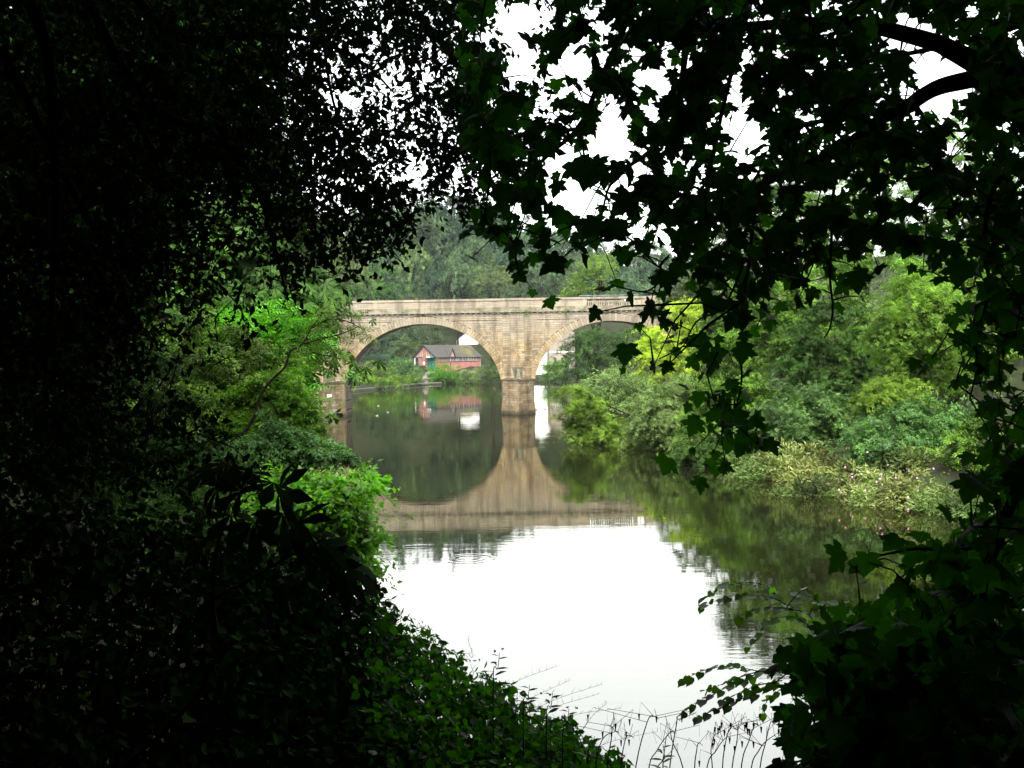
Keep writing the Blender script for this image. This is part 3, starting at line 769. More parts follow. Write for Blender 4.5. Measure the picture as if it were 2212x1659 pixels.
hp(MB().quad8([(-1.1,.2,2.85),(-.0,.2,3.2),(-.0,4.2,3.2),(-1.1,4.2,2.85),(-1.1,.2,3.0),(-.0,.2,3.5),(-.0,4.2,3.5),(-1.1,4.2,3.0)]), 'door_canopy', M['green'])
hp(MB().box(-1.2, -1.13, 1.5, 3.2, 3.02, 3.35), 'sign_board', M['white'])
# white cross on its dark diamond
w = MB().prism([(-.30, WG/2+dy, 1.25+dz) for dy, dz in ((-.85,0),(0,.85),(.85,0),(0,-.85))], (.07,0,0)); e = hp(w, 'emblem_board', M['black'])
w = MB().box(-.34, -.302, WG/2-.55, WG/2+.55, 1.08, 1.42); w.box(-.345, -.303, WG/2-.17, WG/2+.17, .70, 1.80); w.build('cross', M['white'], e)
hp(MB().box(-.10, 0, WG-2.3, WG-.9, -1, 2.9), 'side_opening', M['glass']); hp(MB().box(-.16, 0, WG-.9, WG-.62, -1.5, 2.9), 'white_post', M['white'])
# long wall timbers and windows
hp(MB().box(.25, LS, -.06, .03, 1.48, 1.62), 'rail_beam', M['black']); 
for k in range(34):
    x = .7 + k*.56
    if x > LS: break
    hp(MB().box(x-.05, x+.05, -.05, .035, 1.63, HE-.05), 'stud', M['black'])
for x in (6.6, 9.2, 12.2, 14.6, 17.0):
    f = hp(MB().box(x-.48, x+.48, -.09, .02, 1.75, HE-.15), 'window', M['glass'])
    for bx in ((x-.56,x-.48),(x+.48,x+.56),(x-.03,x+.03)): MB().box(bx[0], bx[1], -.13, -.0, 1.70, HE-.1).build('window_frame', M['white'], f)
for x in (.35, 3.2, 6.0): hp(MB().box(x, x+.16, -.08, .0, -1.5, 1.5), 'stud', M['black'])
# gablet dormer
gx = 6.6
w = MB().prism([(gx-1.0,-.35,HE-.1),(gx+1.0,-.35,HE-.1),(gx,-.35,HE+2.2)], (0,2.6,0)); hp(w, 'dormer_gable', M['pinkwall'])
for s in (-1, 1):
    w = MB().quad8([(gx+s*1.3,-.6,HE-.35),(gx+s*1.3,3,HE-.35),(gx,3,HE+2.35),(gx,-.6,HE+2.35),(gx+s*1.3,-.6,HE-.15),(gx+s*1.3,3,HE-.15),(gx,3,HE+2.6),(gx,-.6,HE+2.6)]); hp(w, 'dormer_roof', M['slate'])
    w = MB().quad8([(gx+s*1.35,-.72,HE-.45),(gx+s*1.35,-.6,HE-.45),(gx,-.6,HE+2.35),(gx,-.72,HE+2.35),(gx+s*1.35,-.72,HE-.1),(gx+s*1.35,-.6,HE-.1),(gx,-.6,HE+2.65),(gx,-.72,HE+2.65)]); hp(w, 'dormer_bargeboard', M['black'])

def house(name, label, cx, cy, w_, d_, he, hr, z0, rot, wall, gable_front=True):
    root = empty(name, (cx, cy, z0), label, 'house'); root.rotation_euler = (0, 0, rot)
    MB().prism([(-w_/2,0,-4),(w_/2,0,-4),(w_/2,0,he),(0,0,he+hr),(-w_/2,0,he)], (0,d_,0)).build('wall', wall, root)
    for s in (-1, 1):
        P = [(s*(w_/2+.4),-.3,he-.4*hr/(w_/2)),(s*(w_/2+.4),d_+.3,he-.4*hr/(w_/2)),(0,d_+.3,he+hr),(0,-.3,he+hr)]
        MB().quad8(P + [(x,y,z+.22) for x,y,z in P]).build('roof', M['slate'], root)
    return root
p = at(1010, 742, 384)
r_ = house('white_house', 'white rendered gable end rising behind the boathouse roof', float(p[0]), 384, 7.4, 6, 1.6, 2.5, float(p[2])-.2, R(8), M['white'])
MB().box(1.0, 1.5, -.06, 0, 2.2, 2.5).build('vent', M['glass'], r_)
p = at(1166, 795, 372)
r_ = house('white_mill', 'bright white building partly seen at left edge of the right arch', float(p[0]), 372, 7.0, 14, 13.0, 3.0, float(p[2]), R(-4), M['white'])
for x, z in ((-1.6, 5.6), (1.6, 5.6)): MB().box(x-.5, x+.5, -.05, 0, z, z+1.4).build('window', M['glass'], r_)
p = at(1215, 800, 366)
M['buff'] = simple('buff_stone_wall', (.20,.165,.14), .9, .1, .1, .6)
r_ = house('stone_mill', 'pale buff stone building beside the white one beyond the right arch', float(p[0]), 366, 8.6, 12, 12.6, 3.0, float(p[2]), R(6), M['buff'])
MB().box(-4.35, 4.35, -.12, -.005, 6.0, 6.4).build('string_course', M['white'], r_)
for x in (-2.4, 0, 2.4): MB().box(x-.45, x+.45, -.05, 0, 2.4, 4.2).build('window', M['glass'], r_)

# path, steps, timber quay and retaining wall under the boathouse
m_path = simple('gravel_path', (.14,.12,.11), .95, .1, .15, 2)
pth = [(at(926, 790.5, 343), 3.6), (at(921, 797, 340.5), 2.6), (at(917, 806, 337), 1.9), (at(915, 815, 333.5), 2.0)]
V = []; F = []
for i, (q, wd) in enumerate(pth):
    zz = max(gz(q[0], q[1]) + .12, 0)
    V += [(q[0]-wd, q[1], zz), (q[0]+wd, q[1], zz), (q[0]+wd, q[1], zz-.8), (q[0]-wd, q[1], zz-.8)]
    if i: b = 4*(i-1); F += [(b, b+1, b+5, b+4), (b+1, b+2, b+6, b+5), (b+3, b, b+4, b+7)]
me = bpy.data.meshes.new('path'); me.from_pydata(V, [], F)
o = link('footpath', me, None, m_path); tag(o, kind='structure', label='pale path from the boathouse door down to the steps')
st = empty('wooden_steps', (0, 0, 0), 'dark timber steps from the footpath down to the quay', 'steps')
q0 = at(915, 815, 333.5)
for k in range(5):
    MB().box(q0[0]-2.2-.15*k, q0[0]+1.6, q0[1]-1.0*(k+1), q0[1]-1.0*k, -.6, max(gz(q0[0], q0[1]) + .1 - .26*(k+1), .35)).build('step', simple('wet_timber', (.10,.085,.07), .8) if k == 0 else bpy.data.materials['wet_timber'], st)
qd = empty('timber_quay', (0, 0, 0), 'low stone and timber quay edge along the far waterline left of the steps', 'quay')
m_q = simple('quay_stone', (.15,.14,.12), .9); m_qd = simple('quay_face', (.035,.03,.025), .9)
qp = [(-46, 238), (-43.2, 262), (-35.5, 291), (-28, 326), (-22, 333)]
for (x0, y0), (x1, y1) in zip(qp[:-1], qp[1:]):
    L_ = math.hypot(x1-x0, y1-y0); n = int(L_/3.2); ang = math.atan2(y1-y0, x1-x0)
    for k in range(n):
        xa, ya = x0+(x1-x0)*k/n, y0+(y1-y0)*k/n; o = MB().box(.03, L_/n-.03, -1.0, 1.0, .38, .62).build('capping_slab', m_q, qd); o.location = (xa, ya, 0); o.rotation_euler = (0, 0, ang)
    o = MB().box(0, L_, -.9, .9, -1, .38).build('quay_face', m_qd, qd); o.location = (x0, y0, 0); o.rotation_euler = (0, 0, ang)
rw = empty('retaining_wall', (0, 0, 0), 'rough dry stone terrace wall below the red plinth of the boathouse', 'wall')
rr = np.random.default_rng(3)
for row in range(5):
    x = -15.5
    while x < -2.5:
        w_ = .7 + .9*rr.random(); yy = 346.5 + (x+15)*.12 + .1*rr.random() - row*-.18
        MB().box(x+.03, x+w_-.03, yy, yy+1.2, 1.6+row*.5, 1.6+row*.5+.46).build('stone', M['mossy'] if rr.random() < .5 else M['soffit'], rw); x += w_

M['feather'] = simple('pale_grey_feathers', (.34,.33,.31), .8)
# water birds on the river
def duck(px, py, k):
    Y = CAMZ*FPX/(py + (px-1106)*math.tan(R(ROLL)) - 770.2)
    p = at(px, py, Y)
    root = empty('water_bird', (float(p[0]), Y, 0), ['pale water bird nearest the bridge opening, left one of three', 'pale water bird highest of the three near the left arch', 'pale water bird right of the other two under the left arch'][k], 'bird', 'water birds by the left arch')
    root.rotation_euler = (0, 0, (0, .5, 2.9)[k]); root.scale = (.6,)*3
    MB().lathe((0,0,0), [(.03,-.06),(.15,0),(.17,.06),(.12,.13),(.03,.17)], 10).build('body', M['feather'], root, True).scale = (1.7, .9, 1)
    MB().tube([(.2,0,.1),(.26,0,.2),(.28,0,.27)], .045, .04).build('neck', M['feather'], root, True)
    MB().lathe((.29,0,.27), [(.01,-.05),(.055,0),(.01,.055)], 8).build('head', M['feather'], root, True)
    MB().tube([(.33,0,.27),(.42,0,.26)], .018, .01).build('bill', M['golden'], root)
for k, (px, py) in enumerate(((814, 898.5), (817, 877), (838, 891))): duck(px, py, k)

# ------------------------------------------------------------------ trees and shrubs of the middle distance and beyond
def tree(name, label, cat, base, lobes, n, size, mat, tpl='spray', clump=.5, per=14, droop=.35, trunk=None, group=None, seed=1, barkm='bark', flat=.45, limbs=5, shell=.55, up=.9):
    r = np.random.default_rng(seed)
    bx, by = base[0], base[1]; bz_ = base[2] if len(base) > 2 else gz(bx, by) - .3
    root = empty(name, (bx, by, bz_), label, cat, group)
    P, O = crown_points(lobes, n, clump, per, flat, r, shell)
    t, nr = leaf_dirs(O, droop, r, up=up)
    me = leaf_mesh('crown', P - np.array([bx, by, bz_]), t, nr, size*(.6+.8*r.random(len(P))), tpl)
    cr = link('crown', me, root, M[mat]); cr['kind'] = 'stuff'
    mb = MB(); 
    lc = np.array([l[0] for l in lobes], float); top = lc[np.argmax(lc[:, 2])]
    H = top[2] - bz_; tr = trunk or max(.05, H*.022)
    fork = np.array([bx*.6+top[0]*.4, by*.6+top[1]*.4, bz_ + H*.45])
    mb.tube([p - np.array([bx, by, bz_]) for p in limb_pts((bx, by, bz_), fork, 0, 5, .06, r)], tr, tr*.7, 8)
    mb.tube([p - np.array([bx, by, bz_]) for p in limb_pts(fork, top, 0, 5, .08, r)], tr*.7, tr*.15, 6)
    for c in lc[:limbs]:
        mb.tube([p - np.array([bx, by, bz_]) for p in limb_pts(fork, c, 0, 5, .1, r)], tr*.45, tr*.1, 5)
    mb.build('trunk', M[barkm], root, True)
    return root, cr
PERF = 7
def pxtree(name, label, cat, Y, blobs, n, size_px, mat, group=None, depth=1.0, basepx=None, **kw):
    "blobs: (px, py, rx, ry) outlines of crown lobes as seen in the photograph, at real distance Y (metres); size in px"
    s = mpp(Y); lobes = []
    r = np.random.default_rng(int(blobs[0][0]*7 + blobs[0][1]))
    for i, b_ in enumerate(blobs):
        dy = (b_[4] if len(b_) > 4 else (r.random()-.5)*2*b_[2]*s*.5)
        c = at(b_[0], b_[1], Y + dy)
        lobes.append((c, (b_[2]*s, (b_[2]+b_[3])*.5*s*depth, b_[3]*s)))
    bc = lobes[0][0]; bx = at(basepx, 800, Y)[0] if basepx else bc[0]
    seed = kw.pop('seed', int(blobs[0][0] + blobs[0][1]*3))
    if kw.get('tpl', 'spray') == 'spray': n = int(n*.9)
    return tree(name, label, cat, (float(bx), Y + kw.pop('ybase', 0)), lobes, n, size_px*s, mat, group=group, seed=seed, clump=kw.pop('clump_px', 8)*s*.95, per=kw.pop('per', 14)*PERF, **kw)

# --- wooded hillside beyond the bridge
def skyline(px):
    return np.interp(px, [500, 700, 760, 830, 870, 900, 950, 1000, 1060, 1110, 1160, 1220, 1280, 1350, 1420, 1480, 1540, 1700], [455, 460, 445, 415, 398, 416, 405, 418, 440, 462, 480, 500, 512, 528, 540, 552, 560, 540])
hill_shapes = []
for k in range(7):
    r = np.random.default_rng(100 + k)
    lob = []
    for j in range(9):
        a = r.random()*6.28; rr_ = r.random()*.62; z = .42 + .48*r.random()
        q = .34 + .18*r.random()
        lob.append(((math.cos(a)*rr_*(1.2-z), math.sin(a)*rr_*(1.2-z), z), (q, q, q*.75)))
    P, O = crown_points(lob, 5200, .07, 60, .45, r, .5)
    t, nr = leaf_dirs(O, .3, r)
    hill_shapes.append(leaf_mesh('crown_shape', P, t, nr, .078*(.6+.8*r.random(len(P))), 'spray'))
r = np.random.default_rng(55); lob = [((math.cos(a)*.45, math.sin(a)*.45, z), (.5, .5, .3)) for a, z in ((0,.45),(1.3,.6),(2.5,.5),(3.8,.65),(5,.5),(.6,.85),(3,.85))]
P, O = crown_points(lob, 9000, .08, 12, .45, r, .35); t, nr = leaf_dirs(O, .3, r)
dense_shape = leaf_mesh('dense_crown_shape', P, t, nr, .11*(.6+.8*r.random(len(P))), 'diamond'); dense_shape.materials.append(M['deep_shade'])  # crown packed dense to stop light leaking in around the viewer
tm = MB().tube([(0,0,-.35),(.01,.0,.3),(0,.02,.75)], .035, .01, 6); trunk_shape = tm.mesh('trunk_shape', True); trunk_shape.materials.append(M['bark'])
mats = ['hill_mid', 'hill_dark', 'hill_light']
for s_ in hill_shapes: s_.materials.append(M['hill_mid'])
def shaped(parent, sh, mt):
    o = link('crown', hill_shapes[sh], parent); o.material_slots[0].link = 'OBJECT'; o.material_slots[0].material = M[mt]; o['kind'] = 'stuff'; return o
rh = np.random.default_rng(5)
tone_words = {'hill_mid': 'mid green', 'hill_dark': 'dark green', 'hill_light': 'pale green'}
shape_words = ['rounded', 'spreading', 'domed', 'broad', 'narrow', 'ragged', 'full']
rows = [('skyline row', 440, 8, 0, 26), ('upper row', 425, 45, 1, 23), ('middle row', 412, 92, 2, 22), ('row above the parapet', 400, 150, 3, 20)]
nth = ['1st', '2nd', '3rd'] + [f'{k}th' for k in range(4, 30)]
for rn_, Yr, off, ri, cnt in rows:
    for k in range(cnt):
        px = 600 + (k + .5 + .5*(rh.random()-.5) + .25*(ri % 2))*(1020/cnt)
        pyt = skyline(px) + off + 10*rh.normal()
        if ri == 3: pyt = min(pyt, 600)
        wpx = 62*(.8+.5*rh.random()); Y = Yr + 8*rh.normal()
        s = mpp(Y); c = at(px, pyt, Y); Hh = (115 + 35*rh.random())*s
        mt = rh.choice(mats, p=[.5, .3, .2]); sh = rh.integers(0, 7)
        root = empty('hillside_tree', (float(c[0]), Y, float(c[2]) - Hh*1.12), f'hazy {tone_words[mt]} {shape_words[sh]} tree, {nth[k]} from left, {rn_} of the hill', 'tree', 'trees on the wooded hillside beyond the bridge')
        root.rotation_euler = (0, 0, rh.random()*6.28)
        cr = shaped(root, sh, mt); tk = link('trunk', trunk_shape, root)
        root.scale = (wpx*s, wpx*s, Hh)

# --- far bank through the arches
FB = 'shrubs and trees on the far bank seen through the arches'
pxtree('broadleaf_tree', 'dark green tree against the left side of the left arch opening', 'tree', 338, [(800,760,38,32),(835,735,34,30),(790,795,26,18)], 9000, 3.2, 'hill_dark', FB, per=18)
pxtree('broadleaf_tree', 'mid green tree filling the top of the left arch opening', 'tree', 380, [(870,720,40,28),(925,712,40,22),(850,745,30,20)], 9000, 3.2, 'hill_mid', FB)
pxtree('broadleaf_tree', 'dark leafy tree over the boathouse ridge under the left arch crown', 'tree', 392, [(960,715,34,26),(985,735,24,20),(1010,715,30,22)], 7000, 3.2, 'hill_dark', FB)
pxtree('broadleaf_tree', 'pale green tree just left of the boathouse gable', 'tree', 356, [(868,752,24,13),(886,745,18,11),(845,765,20,12)], 4500, 3, 'hill_light', FB)
pxtree('broadleaf_tree', 'mid green tree high on the slope behind the white gable', 'tree', 410, [(1040,710,36,26),(1075,735,26,26),(900,690,40,20)], 7000, 3.2, 'hill_mid', FB)
pxtree('riverside_bush', 'blue-green bush with layered leaves left of the path', 'bush', 322, [(868,790,26,16),(848,800,22,13),(892,800,16,14)], 5000, 3.4, 'bluegreen', FB, trunk=.08)
pxtree('riverside_bush', 'mid green bush at far left on the bank through the left arch', 'bush', 300, [(800,800,28,18),(780,812,20,14),(826,805,22,14)], 5000, 3.4, 'midgreen', FB, trunk=.08)
pxtree('riverside_bush', 'yellow-green grassy scrub along the quay left of the steps', 'bush', 290, [(790,828,26,10),(825,825,26,10),(862,820,28,10),(893,816,18,10)], 6500, 3.2, 'yellowgreen', FB, trunk=.05)
pxtree('riverside_bush', 'bright green bush between the steps and the terrace wall', 'bush', 335, [(942,806,15,13),(958,800,15,14),(974,808,14,14),(930,815,9,8)], 5000, 3.2, 'bright', FB, trunk=.06)
pxtree('riverside_bush', 'grey-green bush below the terrace wall, left of the pier', 'bush', 338, [(1000,812,16,11),(1022,815,16,10),(1042,806,14,13)], 4500, 3.2, 'willow', FB, trunk=.06)
pxtree('riverside_bush', 'dark green bush at the waterline against the centre pier', 'bush', 336, [(1064,802,14,18),(1080,806,14,16),(1056,818,12,8)], 3500, 3.2, 'dark', FB, trunk=.06)
pxtree('riverside_bush', 'bright green bank foliage in front of the mill buildings', 'bush', 335, [(1192,794,14,12),(1210,800,16,15),(1178,806,12,12),(1214,788,16,12),(1182,790,12,8)], 5500, 3.2, 'bright', FB, trunk=.06)
pxtree('broadleaf_tree', 'big dark green tree hanging over the water through the right arch', 'tree', 245, [(1290,745,56,38),(1244,785,32,32),(1330,800,60,36),(1262,735,32,24),(1232,765,18,20),(1220,818,16,16),(1370,750,50,50)], 30000, 4.2, 'dark', FB, per=18, clump_px=9)
# --- behind the bridge on the left bank
LB2 = 'trees on the left bank beyond the bridge'
pxtree('broadleaf_tree', 'pale grey-green tree rising behind the left end of the parapet', 'tree', 215, [(735,590,44,34),(775,610,40,26),(720,630,34,22)], 9000, 4.5, 'hill_light', LB2, basepx=690)
pxtree('broadleaf_tree', 'blue-green tree behind the parapet left of the arch crown', 'tree', 250, [(820,600,40,30),(800,625,40,20),(850,625,30,18)], 8000, 4, 'bluegreen', LB2, basepx=700)
pxtree('broadleaf_tree', 'fresh green rounded tree behind the parapet near the centre pier', 'tree', 372, [(1060,585,30,26),(1050,615,34,20),(1085,610,24,20)], 7000, 3.6, 'hill_light', LB2)
pxtree('broadleaf_tree', 'yellow-green tree behind the right half of the parapet', 'tree', 255, [(1275,600,40,26),(1300,570,34,26),(1250,625,34,16)], 8000, 4, 'yellowgreen', LB2)

# --- right bank
RB = 'trees and shrubs on the right bank'
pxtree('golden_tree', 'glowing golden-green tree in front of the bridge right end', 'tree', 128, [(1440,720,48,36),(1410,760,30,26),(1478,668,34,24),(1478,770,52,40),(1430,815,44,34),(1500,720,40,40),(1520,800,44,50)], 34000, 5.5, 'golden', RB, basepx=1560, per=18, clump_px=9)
pxtree('willow_shrub', 'grey-green willow shrub reaching over the water below the right arch', 'shrub', 112, [(1330,830,54,30),(1290,862,44,30),(1375,850,50,36),(1335,890,70,34)], 22000, 6.5, 'willow', RB, tpl='lance', basepx=1440, trunk=.12, clump_px=12)
pxtree('willow_shrub', 'yellow-green shrub whose tips trail nearest the centre pier', 'shrub', 99, [(1262,880,34,22),(1300,925,54,30),(1250,915,26,12),(1350,950,60,30),(1240,845,18,14),(1290,960,30,14)], 20000, 7, 'yellowgreen', RB, basepx=1440, trunk=.10, clump_px=12)
pxtree('willow_shrub', 'pale green spreading shrub at the waterline right of the trailing one', 'shrub', 92, [(1420,900,60,40),(1470,850,50,40),(1440,965,60,30),(1500,930,60,46)], 26000, 8, 'willow', RB, basepx=1520, trunk=.12, clump_px=14)
pxtree('broadleaf_tree', 'tall mid green tree behind the golden one on the right bank', 'tree', 138, [(1560,620,66,60),(1600,540,60,56),(1520,680,50,50),(1620,680,70,60),(1490,610,50,44),(1455,660,36,40)], 34000, 6.5, 'hill_light', RB, basepx=1640)
pxtree('broadleaf_tree', 'tall dark tree towering over the right bank, leftmost of the tall ones', 'tree', 130, [(1640,440,76,70),(1690,380,60,50),(1600,470,60,50),(1700,500,90,80)], 30000, 6.5, 'dark', RB, basepx=1720)
pxtree('broadleaf_tree', 'tall sunlit tree with fresh green crown above the right bank', 'tree', 118, [(1840,400,110,90),(1780,480,90,80),(1900,330,70,70),(1880,520,100,80)], 34000, 7, 'midgreen', RB, basepx=1860, clump_px=14)
pxtree('broadleaf_tree', 'very tall tree at the right with loose mid green crown', 'tree', 98, [(2040,330,90,80),(2100,420,110,100),(1990,450,90,80),(2180,560,110,130),(2040,560,110,90)], 40000, 8, 'midgreen', RB, basepx=2130, clump_px=14)
pxtree('broadleaf_tree', 'dark green tree between the golden tree and the layered one', 'tree', 104, [(1575,760,56,60),(1610,700,60,60),(1550,830,50,50),(1560,690,40,40)], 20000, 8, 'dark', RB, basepx=1640, clump_px=14)
pxtree('broadleaf_tree', 'dark layered tree mid-bank under the tall ones', 'tree', 92, [(1660,640,80,56),(1720,710,90,60),(1640,740,76,50),(1780,620,90,60)], 34000, 8, 'midgreen', RB, basepx=1760, per=20, clump_px=16)
pxtree('broadleaf_tree', 'dark green tree with drooping sprays above the silver bush', 'tree', 80, [(1800,720,80,60),(1860,800,80,56),(1760,780,70,50),(1820,860,80,40)], 32000, 9, 'dark', RB, basepx=1860, per=20, clump_px=16)
pxtree('birch_tree', 'light yellow-green birch standing forward on the right bank', 'tree', 70, [(1990,640,60,60),(2040,700,70,60),(1960,740,60,60),(2010,800,76,50),(1935,700,40,40)], 30000, 9, 'yellowgreen', RB, basepx=2020, barkm='bark_pale', per=12, clump_px=16)
pxtree('broadleaf_tree', 'mid green tree at the far right behind the birch', 'tree', 76, [(2120,700,90,90),(2180,820,90,90),(2100,880,90,70)], 24000, 9, 'midgreen', RB, basepx=2160)
pxtree('riverside_shrub', 'blue-green shrub with drooping leaf layers above the herbs', 'shrub', 74, [(1740,870,66,50),(1700,915,70,44),(1780,920,66,40),(1660,900,46,34)], 20000, 9, 'bluegreen', RB, basepx=1740, trunk=.12, per=18, clump_px=18)
pxtree('riverside_shrub', 'pale green shrub left of the blue-green one at the waterside', 'shrub', 84, [(1560,870,60,44),(1600,930,60,40),(1540,935,54,40),(1610,850,50,34)], 20000, 9, 'midgreen', RB, basepx=1620, trunk=.12, per=18, clump_px=14)
pxtree('riverside_shrub', 'silvery green shrub with long leafy arms on the right bank', 'shrub', 64, [(1930,915,60,40),(1900,960,66,30),(1980,950,60,44),(2040,930,60,50)], 18000, 11, 'bluegreen', RB, basepx=1980, trunk=.10, per=16, clump_px=20)
pxtree('riverside_shrub', 'small yellow-leaved shrub in front of the birch', 'shrub', 67, [(1925,835,44,26),(1960,860,54,26),(1890,850,24,14)], 9000, 10, 'yellowgreen', RB, basepx=1960, trunk=.08, per=16, clump_px=14)
pxtree('riverside_shrub', 'dark bush at the water between the pale shrub and the herb bank', 'shrub', 79, [(1520,975,50,26),(1580,985,50,26),(1480,985,40,18)], 9000, 9, 'dark', RB, basepx=1560, trunk=.08)
pxtree('riverside_shrub', 'green shrub crowding the far right edge above the herbs', 'shrub', 58, [(2110,960,66,60),(2170,1040,70,70),(2080,1040,50,40)], 12000, 11, 'midgreen', RB, basepx=2150, trunk=.08)
pxtree('riverside_shrub', 'low bush closing the gap at the right end above the herbs', 'shrub', 61, [(2050,1010,60,44),(2110,1010,60,50),(2000,1010,44,26)], 9000, 11, 'midgreen', RB, basepx=2080, trunk=.06)
# herbs standing on the right waterside
HB = 'clumps of riverside balsam on the right bank'
hw = ['small grey-green clump at the left end of the herb bank', 'second herb clump from the left, tips leaning over the water', 'straw-coloured herb clump below the blue-green shrub', 'tall pale clump in the centre of the herb bank', 'dense herb clump with pink flecks right of the centre', 'low green clump at the foot of the herb bank, by the water', 'wide straw-green clump near the right end of the herbs', 'rightmost herb clump, pink blossom among its leaves', 'back row clump under the silvery shrub', 'herb clump partly behind the black sapling at the right', 'last herb clump, almost hidden by the black sapling']
for k, (px, py, rx, ry, Y) in enumerate(((1600,1010,36,26,75),(1640,1030,44,36,70),(1700,1000,50,40,69),(1775,1010,56,50,66),(1850,1040,60,50,61),(1745,1065,56,28,61.5),(1900,1070,60,40,57.5),(1965,1060,56,50,56),(1990,1000,60,36,61),(2050,1085,60,46,54),(2120,1100,60,50,52))):
    mt = 'herb' if k in (2,3,6,7,4) else 'willow'
    rt, cr = pxtree('riverside_herb', hw[k], 'plant', Y, [(px,py,rx,ry),(px-rx*.5,py+ry*.35,rx*.7,ry*.7),(px+rx*.5,py+ry*.3,rx*.7,ry*.7),(px,py+ry*.8,rx,ry*.5)], 6500, 11, mt, HB, tpl='lance', trunk=.03, per=10, clump_px=10, droop=-.3, flat=1.2, shell=.2, seed=900+k)
    if k in (4, 7, 6):
        s = mpp(Y); c = at(px, py, Y-1); nn = 26
        P = rng.normal(size=(nn, 3))*np.array([rx*s*.6, .6, ry*s*.6])
        me = leaf_mesh('blossom', P + c - np.array(rt.location), rand_unit(nn), rand_unit(nn), np.full(nn, .12), 'round'); o = link('blossom', me, rt, M['pink']); o['kind'] = 'stuff'
# ------------------------------------------------------------------ left bank, middle distance
LB = 'trees and shrubs on the left bank'
pxtree('chestnut_tree', 'horse chestnut with hanging leaf fans above the left bank', 'tree', 40, [(520,560,90,60),(560,640,90,56),(600,720,80,50),(470,480,90,60),(620,640,60,60)], 6000, 26, 'dark', LB, tpl='palmate', basepx=420, per=1, clump_px=34, droop=1.1, trunk=.3)
pxtree('broadleaf_tree', 'dark tree whose edge meets the sky left of the bridge', 'tree', 52, [(610,470,70,70),(630,560,50,60),(580,400,90,70),(610,620,50,40),(540,330,110,80),(660,500,30,50)], 36000, 10, 'dark', LB, basepx=480, per=16, clump_px=18)
pxtree('ash_tree', 'bright green ash crown crowding the left end of the bridge', 'tree', 36, [(560,722,56,38),(590,775,36,30),(545,800,56,38),(605,700,18,12)], 3600, 34, 'bright', LB, tpl='pinnate', basepx=480, per=2, clump_px=26, trunk=.12)
pxtree('riverside_tree', 'dense bright green bush tree hiding the left bridge pier', 'tree', 33, [(585,850,60,42),(615,905,54,44),(565,900,66,54),(645,940,34,26),(600,965,56,28)], 26000, 11, 'bright', LB, basepx=500, per=16, clump_px=18, trunk=.14)
pxtree('riverside_tree', 'blue-green leaves reaching over the water below the left pier', 'tree', 29, [(600,960,90,34),(680,970,54,22),(560,1000,90,40),(720,985,26,12)], 9000, 15, 'bluegreen', LB, basepx=480, per=14, clump_px=20, trunk=.10)
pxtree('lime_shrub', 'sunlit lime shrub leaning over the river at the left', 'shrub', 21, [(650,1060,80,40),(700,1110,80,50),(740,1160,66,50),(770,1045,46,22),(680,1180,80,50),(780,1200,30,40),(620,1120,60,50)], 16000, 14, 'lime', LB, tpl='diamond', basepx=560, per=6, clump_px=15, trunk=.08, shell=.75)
pxtree('broadleaf_tree', 'glossy grey-green tangle in the shade left of the ash', 'tree', 34, [(430,760,110,90),(500,860,110,80),(380,900,120,100),(470,960,110,70),(560,800,60,80)], 24000, 14, 'midgreen', LB, basepx=420, per=14, clump_px=24, trunk=.25)
pxtree('broadleaf_tree', 'shaded green undergrowth tree at far left above the brambles', 'tree', 28, [(260,840,150,110),(180,960,160,110),(330,1040,160,110),(200,1140,170,110),(430,1100,110,90)], 24000, 15, 'dark', LB, basepx=240, per=14, clump_px=26, trunk=.25)
pxtree('broadleaf_tree', 'dark tree filling the upper left behind the hanging leaves', 'tree', 46, [(330,420,150,130),(200,560,160,140),(430,330,130,110),(300,250,170,120),(500,180,130,120),(120,330,160,160),(380,620,110,90)], 36000, 14, 'deep_shade', LB, basepx=250, per=16, clump_px=24, trunk=.5)
pxtree('broadleaf_tree', 'nearer black tree mass at the left edge behind the hanging lime', 'tree', 24, [(60,120,190,170),(260,60,190,150),(430,150,120,120),(120,380,180,170),(300,300,150,140),(60,640,150,160),(480,20,140,90),(200,520,120,110)], 30000, 26, 'deep_shade', LB, tpl='diamond', basepx=60, per=3, clump_px=30, trunk=.4)
def limb_obj(name, pts, r0, r1, root, mat='bark', k=7):
    L = Vector(root.location); return MB().tube([Vector(p) - L for p in pts], r0, r1, k).build(name, M[mat], root, True)
def poly3(pp, Y0, Y1):
    n = len(pp); return [at(x, y, Y0 + (Y1-Y0)*i/(n-1)) for i, (x, y) in enumerate(pp)]
def smooth(P, n=4):
    P = np.array(P, float); out = []
    for i in range(len(P)-1):
        p0 = P[max(i-1,0)]; p1 = P[i]; p2 = P[i+1]; p3 = P[min(i+2, len(P)-1)]
        for t in np.linspace(0, 1, n, endpoint=False):
            out.append(.5*((2*p1) + (-p0+p2)*t + (2*p0-5*p1+4*p2-p3)*t*t + (-p0+3*p1-3*p2+p3)*t**3))
    out.append(P[-1]); return np.array(out)

